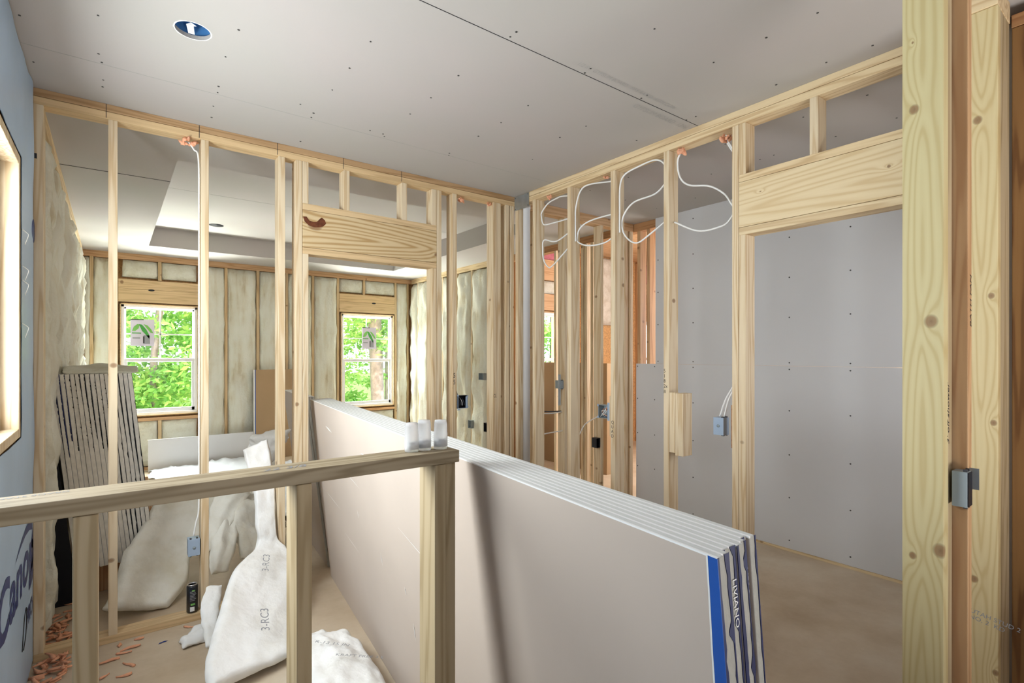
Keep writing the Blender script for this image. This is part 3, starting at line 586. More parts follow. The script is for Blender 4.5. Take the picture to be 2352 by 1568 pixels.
# right foreground posts
p1 = stud(1.686, 1.724, 0.4006, 0.4896, 0, CZ, 'broad knotty pine post filling the right foreground', mat='post1', name='post', cat='post')
p1b = stud(1.7245, 1.7595, 0.4012, 0.4896, 0, CZ, 'second board tight behind the broad foreground post with handwriting on its edge', name='post', cat='post', mat='capstud')
p2 = stud(1.765, 1.800, 0.3695, 0.4585, 0, CZ, 'narrow reddish post carrying the grey box', mat='red', name='post', cat='post')
p3 = stud(2.410, 2.447, 0.425, 0.514, 0, PT, 'knotty pine post behind the grey box with a grade stamp near its foot', mat='post3', name='post', cat='post')
p3b = stud(2.449, 2.590, 0.427, 0.465, 0, PT, 'post board behind the stamped knotty post at far right', name='post', cat='post', mat='capstud')
TAG(box(PL, 2.405, 2.592, 0.425, 0.545, PT + 0.001, CZ, M['study'], bevel=0.002), 'short top plate on the knotty post at the top right corner')
for k, (a, b, l) in enumerate([(0.372, 0.422, 'dark brown stud right behind the knotty post at the right frame edge'), (0.332, 0.370, 'dark brown resin streaked stud at the extreme right frame edge'), (0.15, 0.33, 'wide dark brown board at the extreme right')]):
    stud(2.600, 2.688, a, b, 0, 2.652, l, mat='darkwood', name='wall_stud')
TAG(box(PL, 2.598, 2.69, -0.3, 0.423, 2.654, 2.700, M['redy'], bevel=0.002), 'reddish plate over the dark brown studs at top right')
def on_mX(body, size, x, y, z, mat, par, down=False, sx=1.0, rot=0.0):
    # lettering on a face looking to -X ; down=True writes letters one below another
    return text('marking', body, size, (x, y, z), (0, -math.cos(rot), math.sin(rot)), (0, math.sin(rot), math.cos(rot)), mat, par, sx=sx)
text('marking', "3' off shower", 0.024, (1.7315, 0.4005, 1.235), (0, 0, 1), (-1, 0, 0), M['ink'], p1b, shear=0.3, sx=1.25)
text('marking', "BATH FAN", 0.018, (1.795, 0.3689, 1.54), (0, 0, 1), (-1, 0, 0), M['ink'], p2, shear=0.2, sx=1.6)
text('marking', "UTAH STUD 2\nNO. 2  KD", 0.021, (2.4095, 0.500, 0.563), (0, -0.97, -0.16), (0, -0.16, 0.97), M['greyink'], p3)
text('marking', "5\n5", 0.05, (2.014, YA - 0.0006, 1.30), (1, 0, 0), (0, 0, 1), M['ink'], SA[6], sx=0.8)
text('marking', "CL", 0.04, (2.38, YA - 0.0006, 1.135), (1, 0, 0), (0, 0, 1), M['ink'], SA[7], sx=0.6)
for (x, k) in [(-0.026, 0), (0.383, 1), (0.79, 2), (1.19, 3), (1.598, 4)]:
    box('pencil_mark', x, x + 0.003, YA - 0.0005, YA + 0.001, 2.672, 2.742, M['ink'], [o for o in bpy.data.objects if o.name.startswith('top_plate')][1])
bst = [o for o in bpy.data.objects if o.get('label', '').startswith('right hand wall stud with')]
for s in bst:
    if 'QUAD' in s['label']: text('marking', "Q\nU\nA\nD", 0.030, (XB - 0.0006, 2.343, 1.02), (0, -1, 0), (0, 0, 1), M['ink'], s, sx=1.0)
    else: text('marking', "5\n1\n8\n2x\n#", 0.030, (XB - 0.0006, 1.932, 1.365), (0, -1, 0), (0, 0, 1), M['ink'], s, sx=0.9)
# half wall in the foreground
hw = tag(box('half_wall_cap', -0.285, 0.712, 1.160, 1.249, 1.193, 1.224, M['cap'], bevel=0.002), 'flat timber cap of the low wall crossing the foreground with pencil marks', 'cap')
text('marking', '22 3/8', 0.035, (0.25, 1.19, 1.2245), (1, 0, 0), (0, 1, 0), M['greyink'], hw, shear=0.3)
text('marking', 'GRADE STAMP', 0.016, (-0.06, 1.235, 1.2245), (-1, 0, 0), (0, -1, 0), M['greyink'], hw)
for a, b, l, y0 in [(-0.054, -0.0196, 'shadowed stud under the left end of the low wall cap', 1.163), (0.311, 0.343, 'stud under the middle of the low wall cap', 1.163), (0.642, 0.674, 'end stud of the low wall with a stamp on its pale side', 1.163), (0.676, 0.706, 'outer end stud of the low wall touching the leaning boards', 1.170)]:
    s = stud(a, b, y0, 1.246, PB, 1.192, l, mat='capstud')
    if 'stamp' in l: text('marking', 'STAND\nS-DRY', 0.024, (0.6415, 1.236, 0.60), (0, -1, 0), (0, 0, 1), M['greyink'], s)
TAG(box(BP, -0.285, 0.712, 1.160, 1.249, 0, PB, M['cap'], bevel=0.002), 'bottom plate of the low foreground wall')
# blocks on the right hand wall
blk = tag(box('nailer_block', XB, XB + 0.036, 1.853, 1.893, 0.900, 1.25, M['stud'], bevel=0.002), 'inner short block nailed to the stud beside the right doorway', 'block')
blk = tag(box('nailer_block', XB - 0.001, XB + 0.088, 1.800, 1.852, 0.887, 1.247, M['stud'], bevel=0.002), 'outer short block projecting from the stud beside the right doorway', 'block')
tag(box('nailer_block', XB + 0.03, XB + 0.075, 2.350, 2.386, 0.931, 1.196, M['stud'], bevel=0.002), 'short block left of the stud marked QUAD holding the open box', 'block')
tag(box('nailer_block', XB + 0.06, XB + 0.088, 1.504, 1.542, 0.968, 1.198, M['redy'], bevel=0.002), 'thin backing block beside the blue outlet box', 'block')
# plate, pipe
mp = tag(box('nail_plate', 2.588, 2.5925, 3.19, 3.372, 2.63, 2.738, M['galv']), 'grey galvanised nail plate over the corner of the top plates', 'plate')
for y in (3.20, 3.36):
    for z in (2.64, 2.728): lathe('nail', [(0, 0), (0.004, 0), (0.003, 0.002), (0, 0.002)], M['ink'], (0, 0, 0), mp, 8).matrix_basis = Matrix.Translation((2.588 - mp.location.x, y - mp.location.y, z - mp.location.z)) @ Matrix.Rotation(-math.pi / 2, 4, 'Y')
tag(lathe('drain_pipe', [(0.0, 0), (0.0285, 0), (0.0285, 2.60), (0.031, 2.60), (0.031, 2.63), (0, 2.63)], M['pipe'], (2.65, 3.292, PB), None, 28), 'white plastic pipe rising in the corner of the stud walls', 'pipe')
# ---------------------------------------------------------------- insulated bedroom walls
BX = [-0.200, 0.040, 0.960, 1.25, 1.655, 2.045, 2.42, 2.80, 3.765, 3.985]
names = ['corner stud', 'stud left of the left window', 'stud right of the left window', 'first stud right of the left window group', 'second stud between the windows', 'third stud between the windows', 'fourth stud between the windows', 'stud left of the right window', 'stud right of the right window', 'corner stud at the right end']
for x, l in zip(BX, names):
    stud(x - 0.019, x + 0.019, YF, YF + 0.089, PB, PT, 'insulated back wall, ' + l, mat='studtan', group='studs of the bedroom back wall')
TAG(box(PL, -0.28, 4.045, YF - 0.002, YF + 0.089, PT, CZ, M['redx']), 'top plate of the insulated back wall of the bedroom')
TAG(box(BP, -0.28, 4.045, YF, YF + 0.089, 0, PB, M['redx']), 'bottom plate of the back wall of the bedroom')
GI = 'insulation batts in the bedroom back wall'
bays = [(-0.275, -0.215, 'sliver of insulation in the left corner of the back wall'), (-0.185, 0.025, 'narrow batt left of the left bedroom window'), (0.975, 1.235, 'batt just right of the left bedroom window'), (1.265, 1.64, 'batt above the leaning brown board in the back wall'),
        (1.67, 2.03, 'batt in the back wall seen beside the doubled door studs'), (2.06, 2.405, 'batt in the back wall seen at the left of the doorway'), (2.435, 2.785, 'batt left of the right bedroom window'), (3.78, 3.97, 'narrow batt right of the right bedroom window')]
for i, (a, b, l) in enumerate(bays):
    tag(bay('insulation_batt', a, b, 0.045, 2.66, YF, 'y', M['wallbatt'], 0.032, i * 3.3, 0.012), l, 'insulation', GI)
for (a, b, c, d, l) in [(0.10, 0.47, 2.45, 2.66, 'small batt above the left half of the left window header'), (0.51, 0.90, 2.45, 2.66, 'small batt above the right half of the left window header'), (2.83, 3.20, 2.46, 2.66, 'small batt above the left half of the right window header'), (3.24, 3.74, 2.46, 2.66, 'small batt above the right half of the right window header'),
                      (0.10, 0.47, 0.05, 0.62, 'low batt under the left half of the left window'), (0.51, 0.90, 0.05, 0.62, 'low batt under the right half of the left window'), (2.86, 3.28, 0.05, 0.56, 'low batt under the left half of the right window'), (3.32, 3.72, 0.05, 0.56, 'low batt under the right half of the right window')]:
    tag(bay('insulation_batt', a, b, c, d, YF, 'y', M['batt'], 0.018, a * 9), l, 'insulation')
for x, z0, z1, l in [(0.490, 2.425, PT, 'cripple stud above the left bedroom window'), (3.22, 2.43, PT, 'cripple stud above the right bedroom window'), (0.490, PB, 0.625, 'cripple stud below the left bedroom window'), (3.30, PB, 0.57, 'cripple stud below the right bedroom window')]:
    stud(x - 0.019, x + 0.019, YF, YF + 0.089, z0, z1, l, mat='studtan', name='cripple_stud')
for (a, b, z0, z1, l) in [(0.06, 0.94, 2.135, 2.42, 'two-board wooden header above the left bedroom window'), (2.82, 3.745, 2.145, 2.43, 'wooden header with a dark knot above the right bedroom window')]:
    h = tag(empty('window_header', ((a + b) / 2, YF + 0.04, z0)), l, 'header'); zm = (z0 + z1) / 2 + 0.02
    box('header_board', a, b, YF - 0.004, YF + 0.088, z0, zm, M['studx'], h, bevel=0.002); box('header_board', a, b, YF - 0.002, YF + 0.088, zm + 0.002, z1, M['studx'], h, bevel=0.002)
    lathe('knot', [(0, 0), (0.035, 0), (0.035, 0.001), (0, 0.001)], M['ink'], (0, 0, 0), h, 14, 0.35).matrix_basis = Matrix.Translation((0.1 if a > 2 else -0.1, -0.0452, 0.16)) @ Matrix.Rotation(math.pi / 2, 4, 'X')
for (a, b, z, l) in [(0.06, 0.94, 0.645, 'rough sill timber under the left bedroom window'), (2.82, 3.745, 0.59, 'rough sill timber under the right bedroom window')]:
    tag(box('rough_sill', a, b, YF - 0.001, YF + 0.088, z - 0.02, z + 0.02, M['redx']), l, 'sill')
def window(name, x0, x1, z0, z1, y, label, grille=True, cols=2, bare=False):
    w = struct(empty(name, ((x0 + x1) / 2, y + 0.06, z0)), label, 'window')
    f = 0.032
    boxes('jamb_liner', [(x0, x0 + 0.012, y - 0.004, y + 0.1, z0, z1), (x1 - 0.012, x1, y - 0.004, y + 0.1, z0, z1), (x0, x1, y - 0.004, y + 0.1, z1 - 0.012, z1), (x0, x1, y - 0.004, y + 0.1, z0, z0 + 0.012)], M['studx'], w)
    a, b, c, d = x0 + 0.013, x1 - 0.013, z0 + 0.013, z1 - 0.013
    boxes('frame', [(a, a + f, y + 0.02, y + 0.1, c, d), (b - f, b, y + 0.02, y + 0.1, c, d), (a, b, y + 0.02, y + 0.1, d - f, d), (a, b, y + 0.015, y + 0.1, c, c + f)], M['vinyl'], w, bevel=0.003)
    zm = (c + d) / 2
    up_ = boxes('upper_sash', [(a + f, a + f + 0.02, y + 0.065, y + 0.09, zm, d - f), (b - f - 0.02, b - f, y + 0.065, y + 0.09, zm, d - f), (a + f, b - f, y + 0.065, y + 0.09, d - f - 0.02, d - f), (a + f, b - f, y + 0.065, y + 0.09, zm - 0.01, zm + 0.02)], M['vinyl'], w)
    lo = boxes('lower_sash', [(a + f, a + f + 0.032, y + 0.035, y + 0.06, c + f, zm), (b - f - 0.032, b - f, y + 0.035, y + 0.06, c + f, zm), (a + f, b - f, y + 0.035, y + 0.06, c + f, c + f + 0.045), (a + f, b - f, y + 0.030, y + 0.062, zm - 0.022, zm + 0.022)], M['vinyl'], w, bevel=0.002)
    o = box('upper_pane', a + f, b - f, y + 0.076, y + 0.079, zm, d - f, M['glass'], up_); o = box('lower_pane', a + f, b - f, y + 0.046, y + 0.049, c + f, zm, M['glass'], lo)
    if grille:
        zc = (zm + d - f) / 2; L = [(a + f, b - f, y + 0.072, y + 0.083, zc - 0.008, zc + 0.008)]
        for k in range(1, cols): xx = a + f + (b - a - 2 * f) * k / cols; L.append((xx - 0.008, xx + 0.008, y + 0.072, y + 0.083, zm, d - f))
        boxes('grille', L, M['vinyl'], up_)
    return w
window('window_1', *W1, YF, 'left bedroom window in white vinyl with a four pane upper sash')
window('window_2', *W2, YF, 'right bedroom window in white vinyl with a four pane upper sash')
window('window_4', *WE[0], 5.8, 'small white window glimpsed through the right hand studs')
window('window_5', *WE[1], 5.8, 'white window edge far right between the studs', False)
def sticker(x0, x1, z0, z1, y, label):
    s = tag(box('window_sticker', x0, x1, y, y + 0.001, z0, z1, M['sticker']), label, 'sticker')
    W = x1 - x0; Hh = z1 - z0
    def poly(nm, pts, mat, d): link(nm, [(u * W - W / 2, -d, v * Hh) for u, v in pts], [tuple(range(len(pts)))], mat, s)
    poly('leaf_print', [(0.06, 0.56), (0.14, 0.72), (0.28, 0.82), (0.38, 0.80), (0.34, 0.66), (0.20, 0.56)], M['green'], 0.0012)
    poly('leaf_print', [(0.34, 0.82), (0.48, 0.80), (0.66, 0.62), (0.80, 0.38), (0.78, 0.26), (0.66, 0.40), (0.48, 0.56)], M['dgreen'], 0.0012)
    poly('leaf_print', [(0.54, 0.82), (0.70, 0.78), (0.86, 0.64), (0.96, 0.48), (0.84, 0.50), (0.68, 0.66)], M['green'], 0.0012)
    poly('text_block', [(0.06, 0.46), (0.44, 0.46), (0.44, 0.50), (0.06, 0.50)], M['dgreen'], 0.0012)
    poly('text_block', [(0.08, 0.27), (0.40, 0.27), (0.40, 0.32), (0.08, 0.32)], M['greyink'], 0.0012)
    poly('photo_print', [(0.52, 0.08), (0.82, 0.08), (0.80, 0.40), (0.54, 0.40)], M['greyink'], 0.0012)
    poly('photo_print', [(0.52, 0.10), (0.58, 0.10), (0.58, 0.36), (0.52, 0.36)], M['ink'], 0.0016)
    poly('header_bar', [(0.0, 0.97), (0.55, 0.97), (0.55, 1.0), (0.0, 1.0)], M['ink'], 0.0012)
sticker(0.185, 0.435, 1.585, 1.925, YF + 0.071, 'pale sticker with green leaf print on the left bedroom window')
sticker(3.215, 3.455, 1.565, 1.915, YF + 0.071, 'pale sticker with green leaf print on the right bedroom window')
# left bedroom wall
for k in range(12):
    y = 3.62 + k * 0.4; 
    if y > 8.1: break
    stud(-0.386, -0.297, y - 0.019, y + 0.019, 0, PT, ['stud of the left bedroom wall nearest the partition', 'stud of the left bedroom wall above the grey board stack'][min(k, 1)] if k < 2 else 'stud half buried in the insulation of the left bedroom wall, number %d from the partition' % (k + 1), mat='stud', group='studs of the left bedroom wall')
    if k < 11: tag(bay('insulation_batt', y + 0.016, min(y + 0.384, 8.12), 0.02, 2.62, -0.297, 'X', M['wallbatt'], 0.026, 40 + k * 1.7, 0.026), 'rippled batt in the left bedroom wall, bay %d counted from the partition' % (k + 1), 'insulation', 'batts of the left bedroom wall')
tag(bay('insulation_batt', 3.47, 3.60, 0.02, 2.60, -0.297, 'X', M['batt'], 0.04, 77, 0.015), 'narrow torn batt behind the end stud of the partition', 'insulation')
TAG(box(PL, -0.39, -0.280, 3.462, 8.155, PT - 0.01, CZ, M['study']), 'top plate along the left bedroom wall')
# right bedroom wall
ys = [5.87, 6.28, 6.69, 7.10, 7.51, 7.92]
for k, y in enumerate(ys):
    stud(4.052, 4.140, y - 0.019, y + 0.019, PB, PT, 'stud of the insulated right bedroom wall, place %d from its near end' % (k + 1), mat='stud', group='studs of the right bedroom wall')
    tag(bay('insulation_batt', y + 0.016, min(y + 0.394, 8.15), 0.02, 2.655, 4.050, 'x', M['wallbatt'], 0.035, 90 + k * 2.1, 0.016), 'batt of the right bedroom wall, bay %d from its near end' % (k + 1), 'insulation', 'batts of the right bedroom wall')
TAG(box(PL, 4.048, 4.140, 5.80, 8.155, PT, CZ, M['study']), 'top plate of the insulated right bedroom wall')
TAG(box(BP, 4.052, 4.140, 5.80, 8.155, 0, PB, M['study']), 'bottom plate of the right bedroom wall')
for y in (5.60, 5.72, 5.79): stud(4.052, 4.140, y - 0.019, y + 0.019, PB, PT, {5.60: 'stud left of the trio near the bedroom corner', 5.72: 'middle stud of the trio near the bedroom corner', 5.79: 'stud of the trio tight to the insulated bedroom wall'}[y])
stud(4.057, 4.146, 5.20, 5.238, 0, PT, 'lone stud between the pipe and the far side room window')
# far side room walls
for k, (x, l) in enumerate([(4.50, 'left jamb stud of the far side room window'), (5.42, 'stud right of the far side room window'), (5.85, 'stud in the middle of the far side room wall'), (6.62, 'reddish stud right of the strand board patch'), (7.14, 'stud left of the far right window')]):
    stud(x - 0.019, x + 0.019, 5.80, 5.889, 0, 3.03, l, mat='red')
for (a, b, z0, z1, l, mt) in [(4.52, 5.40, 2.56, 2.86, 'reddish upper header above the far side room window', 'redx'), (4.52, 5.40, 2.12, 2.36, 'reddish lower header above the far side room window', 'redx'), (7.16, 7.60, 2.50, 2.68, 'reddish header above the far right window', 'redx')]:
    tag(box('window_header', a, b, 5.80, 5.889, z0, z1, M[mt], bevel=0.002), l, 'header')
tag(bay('insulation_batt', 4.53, 4.93, 2.37, 2.55, 5.81, 'y', M['batt'], 0.01, 5), 'left small batt between the far side room headers', 'insulation'); tag(bay('insulation_batt', 4.97, 5.39, 2.37, 2.55, 5.81, 'y', M['batt'], 0.01, 6), 'right small batt between the far side room headers', 'insulation')
tag(bay('insulation_batt', 4.95, 5.39, 2.87, 3.02, 5.81, 'y', M['pink'], 0.01, 7), 'pink batt above the far side room window headers', 'insulation')
tag(bay('insulation_batt', 7.16, 7.6, 2.69, 3.02, 5.81, 'y', M['pink'], 0.02, 8), 'pink batt above the far right window', 'insulation')
tag(bay('insulation_batt', 5.87, 6.60, 1.95, 3.02, 5.81, 'y', M['battg'], 0.02, 9), 'brownish batt high on the far side room wall', 'insulation')
tag(bay('insulation_batt', 7.16, 7.22, 0.1, 2.49, 5.81, 'y', M['batt'], 0.01, 10), 'thin batt beside the far right window', 'insulation')
# exterior porch board seen through the small window
tag(box('porch_post', 6.20, 6.30, 6.9, 7.0, -0.4, 3.2, M['plankext']), 'yellow porch post outside the small far window', 'post')

# ---------------------------------------------------------------- leaning plasterboards
def lettering_end(par, body, size, ox, oz, hgt): pass
def board_stack(origin, d, lean, length, height, n, pitch, th, name, labels, group, mats, tape, jitter=0.0, zbase=0.0, slip=0.0):
    """boards on edge along direction d, tops leaning by `lean` (x offset) ; each board one thing with its end tape"""
    d = Vector(d).normalized(); lv = Vector(lean); u = lv.normalized(); nrm = d.cross(u).normalized()
    if nrm.x < 0: nrm = -nrm
    out = []
    for i in range(n):
        j = random.uniform(-jitter, jitter)
        o0 = Vector(origin) + Vector((nrm.x, nrm.y, 0)).normalized() * pitch * i * 1.01 + d * (j + slip * i)
        uh = u
        P = lambda a, b, c: d * a + uh * b + nrm * c
        vs = []
        for c in (0, th):
            for (a, b) in ((0, 0), (length, 0), (length, height), (0, height)): vs.append(P(a, b, c))
        mz = min(v.z for v in vs); vs = [v - Vector((0, 0, mz)) for v in vs]
        fs = [(0, 3, 2, 1), (4, 5, 6, 7), (0, 1, 5, 4), (1, 2, 6, 5), (2, 3, 7, 6), (3, 0, 4, 7)]
        b_ = link(name, vs, fs, None, None, (o0.x, o0.y, zbase), mats=mats, fmat=[0, 0, 1, 2, 1, 2], bevel=0.0018)
        tag(b_, labels(i), 'plasterboard', group)
        tape(b_, i, P, height, th, mz); out.append(b_)
    return out
def ragged_tape(par, P, height, th, mz, mat, lo, hi, seed, base=0.0, off=0.0012, start=0.0, end=1.0, side=0, power=1.0):
    """torn paper tape on the end of a board: a thin strip with a ragged inner edge"""
    r = random.Random(seed); n = 70; pts = []
    for k in range(n + 1):
        v = start + (end - start) * k / n
        wv = lo + (hi - lo) * (0.5 + 0.5 * math.sin(v * 9 + seed)) ** power + r.uniform(-0.14, 0.14) * (hi - lo)
        if r.random() < 0.12: wv = lo + (hi - lo) * r.random()
        pts.append((v, min(1, max(0.02, wv))))
    vs, fs = [], []
    for (v, wv) in pts:
        a, b = (base * th, wv * th) if side == 0 else (th - wv * th, th - base * th)
        for dd in (off, -0.0002):
            vs.append(P(-dd, v * height, a) - Vector((0, 0, mz))); vs.append(P(-dd, v * height, b) - Vector((0, 0, mz)))
    for k in range(n):
        q = k * 4; fs += [(q, q + 4, q + 5, q + 1), (q + 1, q + 5, q + 7, q + 3), (q, q + 2, q + 6, q + 4)]
    return link('end_tape', vs, fs, mat, par)
def near_tape(b_, i, P, H, th, mz):
    vs = [P(a, b, c) - Vector((0, 0, mz)) for c in (-0.0004, 0.0030) for (a, b) in ((0, H - 0.002), (3.12, H - 0.002), (3.12, H + 0.0012), (0, H + 0.0012))]
    link('paper_lip', vs, [(0, 3, 2, 1), (4, 5, 6, 7), (0, 1, 5, 4), (1, 2, 6, 5), (2, 3, 7, 6), (3, 0, 4, 7)], M['white'], b_)
    seedy = [0.3, 0.9, 0.35, 0.8, 0.25, 0.7, 0.95, 0.1][i % 8]
    ragged_tape(b_, P, H, th, mz, M['navy'] if i != 0 else M['navy'], 0.15, 0.35 + seedy * 0.6, i * 3 + 1, side=i % 2, power=1.4)
    if i == 0:
        # the wide blue tape folded round the front face of the nearest board
        vs = []; nrmv = (P(0, 0, 1)).normalized()
        for v in [k / 24 for k in range(25)]:
            for (a, c) in ((-0.0012, -0.0012), (0.017 + 0.002 * math.sin(v * 17), -0.0012), (0.017 + 0.002 * math.sin(v * 17), 0.0002), (-0.0012, 0.0002)):
                vs.append(P(a, v * H, c) - Vector((0, 0, mz)))
        fs = [(k * 4 + q, k * 4 + 4 + q, k * 4 + 4 + (q + 1) % 4, k * 4 + (q + 1) % 4) for k in range(24) for q in range(4)]
        link('face_tape', vs, fs, M['blue'], b_)
        vs = []
        for v in [k / 24 for k in range(25)]:
            for (a, c) in ((0.017 + 0.002 * math.sin(v * 17), -0.0014), (0.020 + 0.002 * math.sin(v * 17), -0.0014)): vs.append(P(a, v * H, c) - Vector((0, 0, mz)))
        link('tape_edge', vs, [(k * 2, k * 2 + 1, k * 2 + 3, k * 2 + 2) for k in range(24)], M['edgepaper'], b_)
    if i in (2, 3, 6):
        e = P(0, 1, 0).normalized(); c = P(0, 0, 1).normalized(); org = b_.location + P(-0.0016, H - {2: 0.02, 3: 0.05, 6: 0.05}[i], th * 0.25) - Vector((0, 0, mz))
        text('lettering', {2: 'LIVIANO', 3: 'LIVIANO', 6: 'YESO'}[i], 0.0125, org, -e, c, M['white'], b_, sx=1.6)
        org = b_.location + P(-0.0016, H - 0.42, th * 0.25) - Vector((0, 0, mz))
        text('lettering', 'PANEL DE YESO', 0.0125, org, -e, c, M['white'], b_, sx=1.6)
ordn = ['nearest', 'second', 'third', 'fourth', 'fifth', 'sixth', 'seventh', 'farthest']
def nl_(i): return 'long plasterboard on edge, ' + (('front board of the near leaning stack with blue end tape') if i == 0 else ('back board of the near leaning stack') if i == 7 else ordn[i] + ' board back from the blue taped one')
near = board_stack((0.812, 0.400, 0), (0.1100, 0.9939, 0), (-0.13, 0.014, 1.176), 3.12, 1.187, 8, 0.0166, 0.0148, 'plasterboard', nl_, 'near stack of leaning plasterboards', [M['brownpaper'], M['edgegrey'], M['gypsum']], near_tape, 0.008, 0.0, 0.006)
# white scuffs on the big brown face
fb = near[0]; dd = Vector((0.11, 0.9939, 0)); uu = Vector((-0.13, 0.014, 1.176)).normalized(); nn = Vector((1, -0.11, 0.1)).normalized()
def scuff(a, b, a2, b2, wd):
    p, q = fb.location + dd * a + uu * b, fb.location + dd * a2 + uu * b2
    t = (q - p).normalized(); s = t.cross(nn).normalized() * wd; off = -nn * 0.0012
    vs = [p + off - s * 0.2, p + off + s * 0.2, (p + q) / 2 + off + s, q + off, (p + q) / 2 + off - s]
    link('scuff_mark', [v - fb.location for v in vs], [(0, 1, 2, 3, 4)], M['edgepaper'], fb)
for (a, b, a2, b2, wd) in [(2.72, 0.83, 2.70, 0.78, 0.003), (2.15, 0.70, 2.14, 0.66, 0.003), (1.80, 0.60, 1.79, 0.54, 0.003), (1.50, 0.56, 1.49, 0.53, 0.003), (1.44, 0.44, 1.43, 0.37, 0.003), (2.9, 0.62, 2.55, 0.60, 0.0015), (2.7, 1.06, 2.55, 1.04, 0.006), (1.95, 1.02, 1.80, 1.02, 0.005), (1.5, 0.8, 1.1, 0.75, 0.0015), (2.3, 0.86, 2.05, 0.83, 0.0015), (2.5, 0.48, 2.2, 0.46, 0.0012)]: scuff(a, b, a2, b2, wd)
def noop(*a): pass
far_l = ['front board of the short far stack inside the bedroom doorway', 'middle board of the short far stack inside the bedroom doorway', 'back board of the short far stack inside the bedroom doorway', 'last board of the short far stack inside the bedroom doorway']
board_stack((1.185, 3.66, 0), (0.090, 0.9959, 0), (-0.155, 0.014, 1.176), 0.86, 1.195, 4, 0.017, 0.0155, 'plasterboard', lambda i: far_l[i], 'far stack of leaning plasterboards', [M['brownpaper'], M['edgepaper'], M['gypsum']], noop, 0.01)
def left_tape(b_, i, P, H, th, mz):
    if 2 < i < 11: ragged_tape(b_, P, H, th, mz, M['blackgap'], 0.05, 0.25, 50 + i, start=0.62 + 0.04 * math.sin(i * 2), end=1.0, side=1, power=2)
    elif i >= 11: ragged_tape(b_, P, H, th, mz, M['blackgap'], 0.05, 0.28, 50 + i, side=1, power=2)
    else: ragged_tape(b_, P, H, th, mz, M['navy'], 0.06, 0.3, 50 + i, start=0.5 + 0.08 * i, side=1)
lp = ['leftmost', 'second from left', 'third from left', 'fourth from left', 'fifth from left', 'sixth from left', 'seventh from left', 'eighth from left', 'ninth from left', 'tenth from left', 'seventh from right', 'sixth from right', 'fifth from right', 'fourth from right', 'third from right', 'second from right', 'rightmost']
board_stack((-0.172, 4.02, 0), (0.012, 0.9999, 0), (-0.118, 0.0, 1.16), 3.0, 1.165, 17, 0.0226, 0.0216, 'plasterboard', lambda i: lp[i] + ' grey ended plasterboard in the stack leaning on the left bedroom wall', 'stack of plasterboards by the left bedroom wall', [M['drywall'], M['gypsum2'], M['gypsum2']], left_tape, 0.006, 0.195)
for k, y in enumerate((4.15, 5.4, 6.7)):
    tag(box('dunnage_block', -0.18, 0.30, y, y + 0.09, 0, 0.192, M['red'], bevel=0.003), ['front', 'middle', 'rear'][k] + ' timber block carrying the boards by the left bedroom wall', 'block')
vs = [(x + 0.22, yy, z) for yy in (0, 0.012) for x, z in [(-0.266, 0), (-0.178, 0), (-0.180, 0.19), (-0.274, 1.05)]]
tag(link('gap_shade_panel', vs, [(0, 1, 2, 3), (7, 6, 5, 4), (0, 4, 5, 1), (1, 5, 6, 2), (2, 6, 7, 3), (3, 7, 4, 0)], M['blackgap'], None, (-0.22, 4.035, 0)), 'added dark panel filling the shaded gap between the left board stack and the insulated wall', 'sheet')  # dark panel shaped to the gap, stands in for its shade
# brown board and pale strip against the back wall
bs = tag(box('plasterboard', 1.575, 2.19, 8.02, 8.036, 0, 1.262, M['brownpaper2']), 'brown faced board standing upright against the back wall between the windows', 'plasterboard'); bs.rotation_euler = (-0.02, 0, 0)
ed = box('edge_tape', 1.572, 1.590, 8.018, 8.0195, 0.0, 1.262, M['edgepaper'], bs); ed = box('edge_tape', 1.5905, 1.600, 8.0175, 8.0195, 0.0, 1.262, M['blue'], bs)
sp = tag(box('plasterboard', 0.357, 1.56, 7.99, 8.002, 0.06, 0.405, M['drywall']), 'low grey strip of plasterboard standing under the left bedroom window', 'plasterboard'); sp.location.z = 0.0; sp.scale = (1, 1, 1.17)
# board leaning in the far side room with a bottle on it
kb = tag(box('plasterboard', 4.82, 4.90, 4.42, 5.66, 0, 1.365, M['brownpaper2']), 'kraft faced board stack on edge in the far side room', 'plasterboard')
LEAN = [[(0.213, 4.1, 0.527), (0.785, 4.12, 0.551)], [(0.128, 3.96, 0.398), (0.562, 3.99, 0.376)], [(0.062, 3.86, 0.317), (0.412, 3.88, 0.224)], [(0.02, 3.72, 0.2), (0.374, 3.74, 0.105)], [(-0.04, 3.60, 0.11), (0.262, 3.60, 0.03)]]
WOOL = [[(x * 0.885, y * 0.885, 1.468 + (z - 1.468) * 0.885) for x, y, z in r] for r in [[(0.845, 4.66, 0.60), (0.98, 4.56, 0.56)], [(0.850, 4.62, 0.735), (1.08, 4.52, 0.70)], [(0.875, 4.6, 0.81), (1.14, 4.51, 0.79)], [(0.98, 4.57, 0.85), (1.16, 4.52, 0.87)]]]
LONG = [[(0.665, 3.33, 0.364), (0.837, 3.31, 0.324)], [(0.675, 3.36, 0.46), (0.790, 3.35, 0.39)], [(0.678, 3.42, 0.647), (0.794, 3.42, 0.633)], [(0.655, 3.5, 0.78), (0.794, 3.5, 0.784)], [(0.635, 3.55, 0.895), (0.780, 3.55, 0.948)]]
STRIP = [[(0.396, 3.2, 0.25), (0.477, 3.2, 0.24)], [(0.363, 3.1, 0.19), (0.45, 3.1, 0.17)], [(0.355, 3.0, 0.13), (0.432, 3.0, 0.12)], [(0.361, 2.9, 0.07), (0.424, 2.9, 0.06)]]
